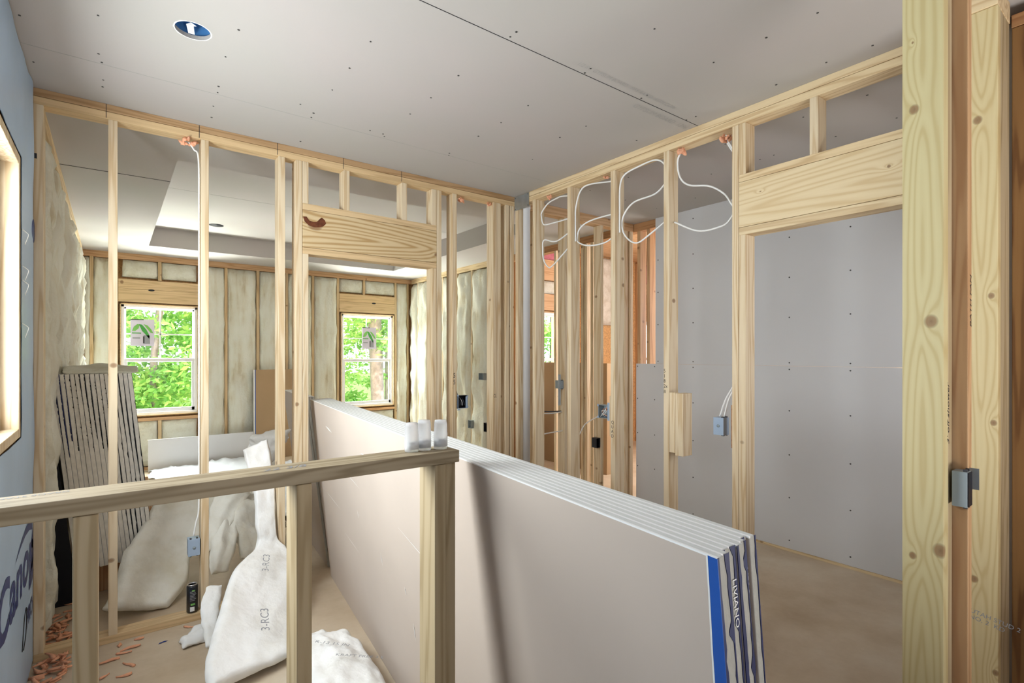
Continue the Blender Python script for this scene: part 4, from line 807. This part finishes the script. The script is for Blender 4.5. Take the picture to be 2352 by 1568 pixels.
# ---------------------------------------------------------------- loose insulation
tag(batt('insulation_batt', LEAN, 0.075, M['battc'], 3, 0.010, 18, 7, 0.006, sq=3.0), 'broad cream batt slumped against the left board stack behind the drink can', 'insulation')
tag(batt('insulation_batt', [[(0.32, 2.5, 0.09), (0.674, 2.62, 0.075)], [(0.327, 2.62, 0.135), (0.716, 2.75, 0.09)], [(0.413, 2.87, 0.22), (0.777, 2.95, 0.126)], [(0.526, 3.15, 0.333), (0.82, 3.15, 0.262)]] + LONG, 0.055, M['battw'], 11, 0.008, 18, 8, sq=2.0), 'long white faced batt with printed codes draped from the door studs to the floor', 'insulation')
LB = [o for o in bpy.data.objects if o.get('label', '').startswith('long white')][0]
tag(batt('insulation_batt', [[(0.563, 4.0, 0.578), (0.79, 4.0, 0.543)], [(0.515, 3.92, 0.486), (0.69, 3.9, 0.452)], [(0.475, 3.8, 0.368), (0.60, 3.8, 0.335)], [(0.46, 3.74, 0.25), (0.54, 3.74, 0.25)]], 0.05, M['battc'], 21, 0.012, 12, 7, 0.012), 'upper folded cream batt behind the studs left of the doorway', 'insulation')
tag(batt('insulation_batt', [[(0.743, 3.98, 0.512), (0.834, 3.93, 0.434)], [(0.634, 3.88, 0.438), (0.812, 3.83, 0.331)], [(0.637, 3.78, 0.324), (0.785, 3.74, 0.237)], [(0.653, 3.70, 0.18), (0.749, 3.68, 0.163)]], 0.08, M['battc'], 31, 0.02, 14, 7), 'torn greyish batt piece beside the long white batt', 'insulation')
tag(batt('insulation_batt', [[(0.577, 4.12, 0.556), (0.842, 4.07, 0.51)], [(0.534, 3.87, 0.412), (0.674, 3.87, 0.386)], [(0.487, 3.72, 0.299), (0.635, 3.72, 0.278)], [(0.472, 3.62, 0.145), (0.569, 3.62, 0.148)]], 0.04, M['battc'], 41, 0.014, 14, 7, 0.01), 'lower folded cream batt just right of the drink can stud', 'insulation')
tag(batt('insulation_batt', [[(0.755, 2.72, 0.05), (0.873, 2.73, 0.04)], [(0.705, 2.62, 0.13), (0.925, 2.58, 0.10)], [(0.670, 2.38, 0.15), (0.960, 2.42, 0.112)], [(0.63, 2.1, 0.15), (0.935, 2.12, 0.115)], [(0.63, 1.90, 0.14), (0.895, 1.90, 0.105)]], 0.10, M['battw'], 51, 0.022, 18, 9, 0.004), 'white batt with smudged print lying against the foot of the near board stack', 'insulation')
tag(batt('insulation_batt', WOOL, 0.10, M['battw'], 61, 0.03, 12, 7), 'torn lump of white insulation piled high behind the stud left of the doorway', 'insulation')
tag(batt('insulation_batt', [[(0.85, 4.70, 0.28), (1.12, 4.6, 0.24)], [(0.86, 4.68, 0.52), (1.12, 4.6, 0.48)], [(0.88, 4.66, 0.70), (1.14, 4.6, 0.70)]], 0.16, M['battg'], 66, 0.03, 12, 7), 'greyish crumpled insulation under the high torn lump', 'insulation')
tag(batt('insulation_batt', [[(0.85, 4.60, 0.12), (1.13, 4.5, 0.10)], [(0.86, 4.66, 0.20), (1.12, 4.58, 0.20)], [(0.88, 4.72, 0.28), (1.14, 4.66, 0.28)]], 0.12, M['battg'], 69, 0.03, 12, 7), 'flattened insulation on the floor beneath the torn lump', 'insulation')
tag(batt('insulation_batt', [[(-0.23, 4.03, 1.372), (0.13, 4.03, 1.372)], [(-0.24, 4.25, 1.395), (0.14, 4.28, 1.395)], [(-0.24, 4.8, 1.405), (0.13, 4.8, 1.395)]], 0.025, M['batt'], 71, 0.012, 14, 7, 0.006), 'batt laid over the top of the left board stack', 'insulation')
tag(batt('insulation_scrap', [[(0.275, 3.18, 0.01), (0.394, 3.17, 0.012)], [(0.270, 3.12, 0.05), (0.395, 3.12, 0.055)], [(0.280, 3.06, 0.02), (0.383, 3.07, 0.02)]], 0.04, M['battw'], 81, 0.014, 10, 6), 'small white tuft of insulation on the floor before the partition', 'insulation')
tag(batt('insulation_batt', STRIP, 0.03, M['battw'], 86, 0.010, 8, 7), 'torn white strip curling at the left edge of the long batt', 'insulation')
tag(batt('insulation_batt', [[(-0.285, 3.50, 0.98), (-0.235, 3.52, 0.98)], [(-0.285, 3.50, 0.80), (-0.215, 3.52, 0.8)], [(-0.285, 3.5, 0.60), (-0.24, 3.52, 0.6)], [(-0.285, 3.5, 0.30), (-0.22, 3.52, 0.3)], [(-0.285, 3.5, 0.12), (-0.25, 3.52, 0.12)]], 0.03, M['batt'], 91, 0.02, 8, 7), 'ragged strip of insulation hanging beside the end stud at far left', 'insulation')
# codes printed on the long batt
def on_batt(body, size, c, ux, uy, par, mat=None):
    ux = Vector(ux).normalized(); uz = ux.cross(Vector(uy)).normalized()
    if uz.z < 0: pass
    return text('printed_code', body, size, Vector(c) + uz * 0.022, ux, uz.cross(ux), mat or M['greyink'], par)
on_batt('3-RC3', 0.055, (0.585, 2.66, 0.155), (0.15, 0.90, 0.33), (-0.9, 0.2, 0.25), LB)
on_batt('3-RC3', 0.05, (0.665, 3.05, 0.285), (0.25, 0.88, 0.38), (-0.9, 0.2, 0.25), LB)
RB = [o for o in bpy.data.objects if o.get('label', '').startswith('white batt with smudged')][0]
on_batt('R-13 15 IN', 0.035, (0.72, 2.42, 0.155), (0.75, -0.62, -0.09), (0.6, 0.75, -0.1), RB)
on_batt('KRAFT FREE 3.5', 0.03, (0.76, 2.26, 0.155), (0.80, -0.55, -0.09), (0.55, 0.80, -0.1), RB)
# white sheeting across the bedroom floor
def sheeting():
    nx, ny = 46, 60; vs, fs = [], []
    for s in (0, 1):
        for j in range(ny + 1):
            for i in range(nx + 1):
                x = 0.36 + 1.5 * i / nx + 0.05 * fbm((0, j * 0.1, 3), 2); y = 4.9 + 3.0 * j / ny
                z = 0.012 + 0.055 * abs(fbm((x * 2.2, y * 1.6, 0), 1.0, 4)) + 0.03 * abs(fbm((x, y, 4), 9)) + 0.04 * max(0, (y - 7.2)) * (i / nx)
                vs.append((x - 1.1, y - 6.4, z - s * 0.004))
    K = (nx + 1) * (ny + 1)
    for j in range(ny):
        for i in range(nx):
            a = j * (nx + 1) + i; fs.append((a, a + 1, a + nx + 2, a + nx + 1)); fs.append((K + a, K + a + nx + 1, K + a + nx + 2, K + a + 1))
    return link('floor_sheeting', vs, fs, M['plastic'], None, (1.1, 6.4, 0), smooth=True)
tag(sheeting(), 'crumpled white plastic sheeting spread over the bedroom floor', 'sheeting')
tag(tube('cable_offcut', [(0.42, 5.9, 0.16), (0.60, 5.75, 0.24), (0.85, 5.8, 0.24), (0.95, 6.0, 0.17)], 0.008, M['cable']), 'white curl of cable lying on the bedroom floor sheeting', 'cable')
# ---------------------------------------------------------------- small things
def foam(c, label, s=1.0, n=9, seed=0):
    r = random.Random(seed); bm = bmesh.new()
    for k in range(n):
        m = Matrix.Translation((r.uniform(-0.028, 0.028) * s, r.uniform(-0.022, 0.022) * s, -r.uniform(0.0, 0.02) * s)) @ Matrix.Rotation(r.uniform(0, 6), 4, Vector((r.random(), r.random(), r.random() + 0.1)).normalized()) @ Matrix.Diagonal((r.uniform(0.006, 0.013) * s, r.uniform(0.004, 0.008) * s, r.uniform(0.012, 0.022) * s, 1))
        bmesh.ops.create_icosphere(bm, subdivisions=2, radius=1, matrix=m)
    for v in bm.verts: v.co += Vector((fbm(v.co + Vector((seed, 0, 0)), 90), fbm(v.co, 100), fbm(v.co + Vector((0, 4, 0)), 110))) * 0.003
    zt = max(v.co.z for v in bm.verts)
    for v in bm.verts: v.co.z -= zt
    me = bpy.data.meshes.new('sealant_foam'); bm.to_mesh(me); bm.free(); me.materials.append(M['orange'])
    for p in me.polygons: p.use_smooth = True
    o = bpy.data.objects.new('sealant_foam', me); COL.objects.link(o); o.location = (c[0], c[1], 2.6665); return tag(o, label, 'foam')
foam((0.335, 3.40), 'orange foam blob under the top plate where a white cable passes, above the left window', 1.15, 10, 1)
foam((2.103, 3.405), 'orange foam blob under the partition top plate above the bare insulation', 1.0, 9, 2)
foam((2.355, 3.40), 'small orange foam blob under the partition top plate near the corner', 0.7, 7, 3)
foam((2.628, 1.834), 'orange foam blob beside the stud with the nailed blocks', 1.1, 11, 4)
foam((2.622, 1.553), 'orange foam blob next to the left end of the right hand door header', 1.1, 11, 5)
foam((2.616, 2.405), 'small orange foam blob above the stud marked QUAD', 0.7, 6, 6)
foam((2.610, 2.962), 'pale foam blob in the first bay right of the pipe', 0.8, 7, 8)
WB = [[(2.65, 2.775, 2.624), (2.65, 2.878, 2.642), (2.65, 2.931, 2.641), (2.65, 3.03, 2.625), (2.65, 3.105, 2.572), (2.65, 3.108, 2.539), (2.65, 3.091, 2.484), (2.65, 3.035, 2.466), (2.65, 2.765, 2.462)],
 [(2.66, 2.765, 2.38), (2.66, 2.947, 2.323), (2.66, 3.087, 2.357), (2.66, 3.106, 2.289), (2.66, 3.095, 2.208), (2.66, 3.046, 2.146), (2.66, 2.986, 2.148), (2.66, 2.765, 2.285)],
 [(2.63, 2.711, 2.278), (2.63, 2.712, 2.416), (2.63, 2.708, 2.518), (2.63, 2.663, 2.622), (2.63, 2.577, 2.648), (2.63, 2.352, 2.613)],
 [(2.65, 2.352, 2.405), (2.65, 2.576, 2.403), (2.65, 2.683, 2.372), (2.65, 2.714, 2.312), (2.65, 2.700, 2.27), (2.65, 2.597, 2.231), (2.65, 2.45, 2.227), (2.65, 2.352, 2.262)],
 [(2.63, 2.302, 2.265), (2.63, 2.302, 2.418), (2.63, 2.298, 2.568), (2.63, 2.259, 2.63), (2.63, 2.153, 2.65), (2.63, 2.033, 2.656), (2.63, 1.975, 2.633), (2.63, 1.940, 2.59)],
 [(2.65, 1.938, 2.52), (2.65, 2.032, 2.457), (2.65, 2.204, 2.441), (2.65, 2.290, 2.368), (2.65, 2.294, 2.281), (2.65, 2.24, 2.208), (2.65, 2.169, 2.179), (2.65, 2.081, 2.213), (2.65, 1.938, 2.283)],
 [(2.64, 1.845, 2.655), (2.64, 1.868, 2.6), (2.64, 1.851, 2.505), (2.64, 1.79, 2.444), (2.64, 1.663, 2.406), (2.64, 1.576, 2.344), (2.64, 1.536, 2.285), (2.64, 1.515, 2.244), (2.64, 1.536, 2.199), (2.64, 1.587, 2.169), (2.64, 1.731, 2.17), (2.64, 1.888, 2.250)],
 [(2.64, 1.561, 2.655), (2.64, 1.549, 2.616), (2.64, 1.507, 2.541)], [(2.65, 1.568, 2.655), (2.65, 1.555, 2.605), (2.65, 1.510, 2.53)]]
LW = ['upper loop of white cable in the bay right of the pipe', 'lower loop of white cable in the bay right of the pipe', 'tall white cable arch in the second bay from the pipe', 'white cable bow in the second bay from the pipe',
      'tall white cable arch left of the stud with the nailed blocks', 'white cable bow left of the stud with the nailed blocks', 'big S-shaped white cable left of the right hand doorway', 'front one of the cable pair leaving the foam by the door header', 'rear one of the cable pair leaving the foam by the door header']
for p, l in zip(WB, LW): tag(tube('electric_cable', p, 0.0052, M['cable'], None, 8), l, 'cable', 'white cables in the right hand stud wall')
tag(tube('electric_cable', [(0.338, 3.40, 2.645), (0.362, 3.4, 2.61), (0.384, 3.4, 2.56), (0.3865, 3.4, 2.235), (0.3865, 3.4, 1.748), (0.3865, 3.4, 1.261), (0.3865, 3.4, 0.775), (0.385, 3.4, 0.6), (0.372, 3.4, 0.534), (0.36, 3.4, 0.462)], 0.0045, M['cable']), 'white cable stapled down the stud to the blue switch box', 'cable')
# boxes
def ebox(name, c, s, mat, label, open_face=None, cat='electrical box', lip=0.004):
    """open plastic box with thin walls; open_face '-y' or '-x'"""
    o = tag(empty(name, (c[0], c[1], c[2] - s[2] / 2)), label, cat); x, y, z = c; a, b, h = s[0] / 2, s[1] / 2, s[2] / 2; t = 0.003
    if open_face == '-y': L = [(x - a, x + a, y + b - t, y + b, z - h, z + h), (x - a, x - a + t, y - b, y + b, z - h, z + h), (x + a - t, x + a, y - b, y + b, z - h, z + h), (x - a, x + a, y - b, y + b, z - h, z - h + t), (x - a, x + a, y - b, y + b, z + h - t, z + h)]
    elif open_face == '-x': L = [(x + a - t, x + a, y - b, y + b, z - h, z + h), (x - a, x + a, y - b, y - b + t, z - h, z + h), (x - a, x + a, y + b - t, y + b, z - h, z + h), (x - a, x + a, y - b, y + b, z - h, z - h + t), (x - a, x + a, y - b, y + b, z + h - t, z + h)]
    else: L = [(x - a, x + a, y - b, y + b, z - h, z + h)]
    sh = boxes('shell', L, mat, o, bevel=0.0012)
    if open_face is None: boxes('nail_tab', [(x - a * 0.7, x - a * 0.4, y - b * 0.9, y - b * 0.4, z + h, z + h + lip * 1.5), (x + a * 0.4, x + a * 0.7, y - b * 0.9, y - b * 0.4, z + h, z + h + lip * 1.5), (x - a * 0.7, x - a * 0.4, y - b * 0.9, y - b * 0.4, z - h - lip, z - h), (x + a * 0.4, x + a * 0.7, y - b * 0.9, y - b * 0.4, z - h - lip, z - h)], M['darkcable'], sh)
    return o
def squig(par, pts, mat, r=0.0022): return tube('wire', pts, r, mat, par)
o = ebox('switch_box', (0.360, 3.405, 0.405), (0.056, 0.06, 0.092), M['bluebox'], 'blue plastic box with white cables low on the stud behind the low wall'); lathe('knockout', [(0, 0), (0.008, 0), (0.008, 0.002), (0, 0.002)], M['greybox'], (0, 0, 0), o, 16).matrix_basis = Matrix.Translation((0, -0.0315, 0.046)) @ Matrix.Rotation(math.pi / 2, 4, 'X')
o = ebox('junction_box', (2.096, 3.395, 1.116), (0.092, 0.05, 0.098), M['blackbox'], 'black double box with blue liner beside the stud right of the doorway', '-y')
boxes('mounting_ear', [(2.05, 2.062, 3.368, 3.371, 1.16, 1.172), (2.132, 2.144, 3.368, 3.371, 1.15, 1.162), (2.132, 2.146, 3.368, 3.371, 1.072, 1.084), (2.05, 2.075, 3.368, 3.371, 1.055, 1.064)], M['bluebox'], o)
boxes('liner', [(2.052, 2.056, 3.366, 3.374, 1.07, 1.162), (2.125, 2.137, 3.366, 3.374, 1.07, 1.155), (2.052, 2.14, 3.366, 3.374, 1.068, 1.071)], M['bluebox'], o)
for k in range(3): squig(o, [(2.07 + k * 0.02, 3.41, 1.15), (2.08 + k * 0.015, 3.38, 1.12), (2.075 + k * 0.02, 3.375, 1.09)], M['cable'] if k == 1 else M['darkcable'])
tag(tube('electric_cable', [(2.052, 3.395, 1.25), (2.056, 3.395, 1.2), (2.066, 3.395, 1.167)], 0.004, M['darkcable']), 'dark cable end entering the black double box', 'cable')
ebox('outlet_box', (3.985, 5.90, 1.177), (0.05, 0.12, 0.09), M['greybox'], 'upper grey box set in the right bedroom wall insulation', '-x')
ebox('outlet_box', (3.985, 6.19, 0.503), (0.05, 0.07, 0.11), M['greybox'], 'left low grey box in the right bedroom wall insulation', '-x')
ebox('outlet_box', (3.985, 5.80, 0.503), (0.05, 0.075, 0.12), M['blackbox'], 'right low black rimmed box in the right bedroom wall insulation', '-x')
o = ebox('outlet_box', (3.155, 3.42, 1.21), (0.10, 0.07, 0.07), M['greybox'], 'grey box on a metal bracket in the first bay right of the pipe'); boxes('bracket', [(3.085, 3.11, 3.39, 3.396, 1.03, 1.30)], M['galv'], o); boxes('rim', [(3.195, 3.208, 3.384, 3.44, 1.172, 1.248)], M['blackbox'], o)
o = ebox('junction_box', (2.665, 2.445, 1.086), (0.06, 0.105, 0.09), M['greybox'], 'open box stuffed with wires left of the stud marked QUAD', '-x')
boxes('mounting_ear', [(2.632, 2.637, 2.49, 2.502, 1.12, 1.135), (2.632, 2.637, 2.49, 2.502, 1.04, 1.055), (2.632, 2.637, 2.388, 2.41, 1.03, 1.15)], M['bluebox'], o)
r = random.Random(5)
for k in range(7):
    p = [(2.685 - 0.012 * j + r.uniform(-0.004, 0.004), 2.445 + r.uniform(-0.04, 0.03), 1.086 + r.uniform(-0.036, 0.036)) for j in range(5)]; squig(o, p, [M['cable'], M['darkcable'], M['orange']][k % 3] if k != 6 else M['cable'], 0.002)
o = ebox('outlet_box', (2.655, 1.600, 1.080), (0.055, 0.060, 0.095), M['bluebox'], 'blue plastic outlet box hung by white cables left of the right hand doorway'); lathe('knockout', [(0, 0), (0.008, 0), (0.008, 0.002), (0, 0.002)], M['greybox'], (0, 0, 0), o, 16).matrix_basis = Matrix.Translation((-0.029, 0, 0.05)) @ Matrix.Rotation(-math.pi / 2, 4, 'Y')
tag(tube('electric_cable', [(2.66, 1.508, 1.335), (2.66, 1.573, 1.231), (2.66, 1.610, 1.132)], 0.005, M['cable']), 'left one of the two cables dropping into the blue outlet box', 'cable')
tag(tube('electric_cable', [(2.66, 1.508, 1.305), (2.66, 1.556, 1.232), (2.66, 1.584, 1.132)], 0.005, M['cable']), 'right one of the two cables dropping into the blue outlet box', 'cable')
ebox('outlet_box', (3.56, 3.40, 0.66), (0.05, 0.06, 0.09), M['blackbox'], 'small dark box low on the knotty stud behind the QUAD stud', '-y')
for p, l, m_ in [([(2.80, 3.42, 0.98), (3.0, 3.41, 0.965), (3.14, 3.41, 0.97)], 'upper white cable threaded level through the studs behind the pipe', 'cable'), ([(2.80, 3.425, 1.0), (3.0, 3.42, 0.98), (3.14, 3.42, 0.975)], 'dark cable next to the upper level white one behind the pipe', 'darkcable'),
               ([(2.83, 3.4, 0.79), (3.0, 3.4, 0.80), (3.14, 3.4, 0.805)], 'lower cable threaded level behind the pipe', 'cable'), ([(3.20, 3.41, 0.66), (3.33, 3.40, 0.74), (3.42, 3.40, 0.84), (3.59, 3.40, 0.90)], 'white cable rising to the knotty stud in the second bay', 'cable')]:
    tag(tube('electric_cable', p, 0.005, M[m_]), l, 'cable')
o = ebox('switch_box', (1.745, 0.3785, 1.125), (0.040, 0.031, 0.090), M['greybox'], 'grey blue box fixed on the narrow reddish post at right')
boxes('rim', [(1.728, 1.764, 0.361, 0.3628, 1.082, 1.168)], M['blackbox'], o); boxes('bracket', [(1.776, 1.778, 0.350, 0.3694, 1.12, 1.175)], M['galv'], o)
# drink can
can = tag(empty('drink_can', (0.356, 3.415, PB)), 'black and green drink can standing on the bottom plate', 'can')
def sub(o, par):
    return o
cb = lathe('can_body', [(0, 0.0), (0.024, 0.0), (0.0285, 0.006), (0.0285, 0.144), (0.025, 0.150)], M['canblack'], (0, 0, 0), can, 28)
lathe('can_top', [(0.0, 0.150), (0.021, 0.150), (0.022, 0.156), (0.0235, 0.156), (0.025, 0.150)], M['alu'], (0, 0, 0), can, 28)
def band(nm, z0, z1, g0, g1, mat, r=0.0288):
    vs, fs = [], []; n = 10
    for k in range(n + 1):
        g = math.radians(g0 + (g1 - g0) * k / n); vs += [(r * math.cos(g), r * math.sin(g), z0), (r * math.cos(g), r * math.sin(g), z1)]
    link(nm, vs, [(2 * k, 2 * k + 2, 2 * k + 3, 2 * k + 1) for k in range(n)], mat, cb)
for k in range(7): band('small_print', 0.118 - k * 0.008, 0.121 - k * 0.008, -118, -72 + (k % 3) * 8, M['greyink'])
band('barcode_patch', 0.012, 0.036, -118, -75, M['white']); band('green_mark', 0.045, 0.055, -112, -70, M['green']); band('green_mark', 0.122, 0.128, -100, -70, M['green'])
# three frosted cups
for k, (x, y, l) in enumerate([(0.603, 1.212, 'leftmost of the three frosted plastic cups on the low wall'), (0.639, 1.214, 'middle one of the three frosted plastic cups on the low wall'), (0.682, 1.205, 'frosted plastic cup nearest the end of the low wall cap')]):
    H_ = [0.072, 0.076, 0.074][k]
    c = tag(lathe('plastic_cup', [(0, 0), (0.0168, 0), (0.0180, 0.003), (0.0180, H_ * 0.55), (0.0172, H_ * 0.60), (0.0168, H_ * 0.88), (0.0150, H_), (0, H_)], M['frost'], (x, y, 1.2245), None, 28), l, 'cup', 'frosted cups on the low wall')
    lathe('content', [(0, 0.006), (0.015, 0.006), (0.015, H_ * 0.34), (0, H_ * 0.34)], M['edgepaper'], (0, 0, 0), c, 20)
# jug in the far side room
jg = tag(empty('glue_bottle', (4.86, 5.25, 1.366)), 'white bottle with blue label on the kraft board stack below the small window', 'bottle')
bb = lathe('bottle_body', [(0, 0), (0.045, 0), (0.048, 0.01), (0.048, 0.17), (0.02, 0.205), (0, 0.205)], M['vinyl'], (0, 0, 0), jg, 20); lathe('bottle_label', [(0.0485, 0.10), (0.0492, 0.10), (0.0492, 0.16), (0.0485, 0.16)], M['blue'], (0, 0, 0), bb, 20); lathe('cap', [(0, 0.206), (0.026, 0.206), (0.026, 0.235), (0, 0.235)], M['blackbox'], (0, 0, 0), jg, 16)
# recessed light hole
rl = tag(empty('recessed_light', (HX, HY, CZ + 0.016)), 'round ceiling hole with blue lined metal can and torn paper rim', 'light fitting')
vs, fs = [], []
for i, (r_, z) in enumerate([(HR + 0.004, 0.0), (HR + 0.004, 0.13), (0.0, 0.13)]):
    for k in range(28): g = 2 * math.pi * k / 28; vs.append((r_ * math.cos(g), r_ * math.sin(g), z))
for i in range(2):
    for k in range(28): fs.append((i * 28 + k, i * 28 + (k + 1) % 28, (i + 1) * 28 + (k + 1) % 28, (i + 1) * 28 + k))
link('can_housing', vs, fs, M['bluelight'], rl, smooth=True)
link('torn_paper', [(-0.01, HR - 0.004, 0.0), (0.012, HR - 0.006, 0.0), (0.006, HR - 0.03, 0.02), (0.014, HR - 0.045, 0.015), (-0.004, HR - 0.034, 0.03), (-0.02, HR - 0.03, 0.02)], [(0, 1, 2, 3, 4, 5)], M['white'], rl)
vs, fs = [], []
for k in range(40):
    g = 2 * math.pi * k / 40; r_ = HR + 0.004 + 0.003 * fbm((math.cos(g), math.sin(g), 0), 6)
    vs += [((HR - 0.001) * math.cos(g), (HR - 0.001) * math.sin(g), -0.0165), (r_ * math.cos(g), r_ * math.sin(g), -0.0165)]
link('torn_rim', vs, [(2 * k, 2 * ((k + 1) % 40), 2 * ((k + 1) % 40) + 1, 2 * k + 1) for k in range(40)], M['white'], rl)
# orange scraps on the floor
def chip_mesh(k):
    r = random.Random(100 + k); bm = bmesh.new(); n = 7; L = r.uniform(0.035, 0.07); rows_ = []
    for i in range(n):
        t = i / (n - 1); x = (t - 0.5) * L; cy = math.sin(t * 3 + k) * L * 0.10; w_ = (0.003 + 0.008 * math.sin(math.pi * min(1, t + 0.12))) * r.uniform(0.8, 1.2); z = 0.003 + 0.004 * abs(math.sin(t * 3 + k))
        rows_.append([bm.verts.new((x, cy - w_, 0.001 + z * 0.3)), bm.verts.new((x, cy, z + 0.003)), bm.verts.new((x, cy + w_, 0.001 + z * 0.3)), bm.verts.new((x, cy, 0.0))])
    for i in range(n - 1):
        for q in range(4): bm.faces.new((rows_[i][q], rows_[i + 1][q], rows_[i + 1][(q + 1) % 4], rows_[i][(q + 1) % 4]))
    bm.faces.new(rows_[0]); bm.faces.new(rows_[-1][::-1])
    me = bpy.data.meshes.new('foam_scrap'); bm.to_mesh(me); bm.free(); me.materials.append(M['orange'])
    for p in me.polygons: p.use_smooth = True
    return me
CM = [chip_mesh(k) for k in range(6)]
CH = [(0.030, 3.31), (0.047, 3.217), (0.073, 3.245), (-0.013, 3.169), (-0.028, 3.032), (0.061, 3.078), (0.332, 3.312), (0.043, 2.99), (0.11, 3.33)]
PILE1 = [(-0.24, 4.26), (-0.2, 4.31), (-0.19, 4.03), (-0.13, 3.95)] + [(-0.26 + 0.12 * random.random(), 3.52 + 0.42 * random.random()) for _ in range(34)]
PILE2 = [(-0.285 + 0.11 * random.random(), 3.08 + 0.27 * random.random()) for _ in range(34)]
seen = []
for grp, L, l in (('scattered scraps', CH, 'loose orange foam scrap on the open floor left of the white batts'), ('pile behind the plate', PILE1, 'orange foam scrap in the litter behind the partition plate at far left'), ('pile by the blue sheet', PILE2, 'orange foam scrap in the heap at the foot of the blue sheet')):
    for (x, y) in L:
        z = 0.001 + 0.009 * sum(1 for q in seen if (q[0] - x) ** 2 + (q[1] - y) ** 2 < 0.0009); seen.append((x, y))
        o = bpy.data.objects.new('foam_scrap', random.choice(CM)); COL.objects.link(o); o.location = (x, y, z); o.rotation_euler = (random.uniform(-0.12, 0.12), random.uniform(-0.12, 0.12), random.uniform(0, 6.28)); s = random.uniform(0.8, 1.3); o.scale = (s, s, s)
        tag(o, l, 'scrap', grp)
tag(link('paper_scrap', [(0, 0, 0.001), (0.03, 0.004, 0.002), (0.045, 0.0, 0.006), (0.03, 0.014, 0.004), (0.008, 0.012, 0.002)], [(0, 1, 2, 3, 4)], M['navyink'], None, (0.185, 3.21, 0)), 'tiny blue scrap on the floor between the white tuft and the orange scraps', 'scrap')
# splinters on the floor of the right hand doorway
for k, (px, py, a, l, m_) in enumerate([(2.22, 1.10, 0.3, 'white splinter on the floor near the right foreground post', 'edgepaper'), (2.35, 1.25, 0.9, 'dark wood splinter on the floor near the right foreground post', 'darkwood'), (2.05, 1.32, 2.0, 'short pale splinter on the floor right of the near board stack', 'edgepaper')]):
    o = tag(link('splinter', [(0, 0, 0), (0.04, 0.006, 0.002), (0.09, 0.0, 0.001), (0.04, -0.004, 0.001), (0.045, 0.0, 0.007)], [(0, 1, 4), (1, 2, 4), (2, 3, 4), (3, 0, 4), (0, 3, 2, 1)], M[m_], None, (px, py, 0.0005)), l, 'splinter'); o.rotation_euler.z = a
# ---------------------------------------------------------------- outside
struct(box('ground', -30, 50, 8.4, 70, -1.3, -1.0, M['grass']), 'green ground outside the windows', 'ground')
def tree(cx, cy, h, rad, n, seed, label, z0=-1.0, trunk_r=0.075, low=0.15, leaf=0.085):
    r = random.Random(seed); t = tag(empty('tree', (cx, cy, z0)), label, 'tree', 'trees outside the windows')
    tube('trunk', [(0 + cx, cy, z0), (cx + r.uniform(-0.2, 0.2), cy, z0 + h * 0.35), (cx + r.uniform(-0.3, 0.3), cy, z0 + h * 0.8)], trunk_r, M['bark'], t, 5, 10)
    vs, fs = [], []
    cl = [(r.gauss(0, rad * 0.42), r.gauss(0, rad * 0.35), h * (low + (1 - low) * r.random()), r.uniform(0.35, 0.8)) for _ in range(60)]
    for k in range(int(n * 2.1)):
        q = cl[int(r.random() * 60)]; g = r.uniform(0, 6.28); u = r.uniform(-1, 1); rr = q[3] * r.random() ** 0.4; s_ = math.sqrt(1 - u * u)
        c = Vector((q[0] + rr * s_ * math.cos(g), q[1] + rr * s_ * math.sin(g), q[2] + rr * u * 0.55))
        a = Vector((r.gauss(0, 1), r.gauss(0, 1), r.gauss(0, 0.6))).normalized(); b = a.orthogonal().normalized(); b = (b * math.cos(g) + a.cross(b) * math.sin(g))
        L = leaf * r.uniform(0.7, 1.3); k0 = len(vs); vs += [c - a * L, c + b * L * 0.42, c + a * L, c - b * L * 0.42]; fs.append((k0, k0 + 1, k0 + 2, k0 + 3))
    link('foliage', vs, fs, M['leaf'], t); return t
tree(0.9, 14.5, 6.5, 2.2, 5200, 1, 'leafy yellow-green tree in the middle of the left window view')
tree(-1.2, 16.5, 8.5, 2.6, 5200, 2, 'tall green tree at the left of the left window view', low=0.05)
tree(2.4, 17.5, 9, 2.8, 5200, 3, 'dense tree behind the right half of the left window', low=0.05)
tree(5.55, 13.0, 7.5, 2.0, 3800, 4, 'yellow-green tree with a thick purplish trunk in the right window', trunk_r=0.17, low=0.35)
tree(7.5, 17.0, 9, 2.8, 5000, 5, 'dense green tree behind the right bedroom window', low=0.03)
tree(12.3, 14.0, 8, 2.6, 4200, 6, 'green tree outside the small far window', low=0.03)
tree(4.6, 20.0, 9, 3.0, 4200, 7, 'far tree filling the gap between the nearer ones', low=0.03)
tree(-0.2, 21.0, 10, 3.2, 4200, 8, 'distant tree low behind the left window', low=0.02)
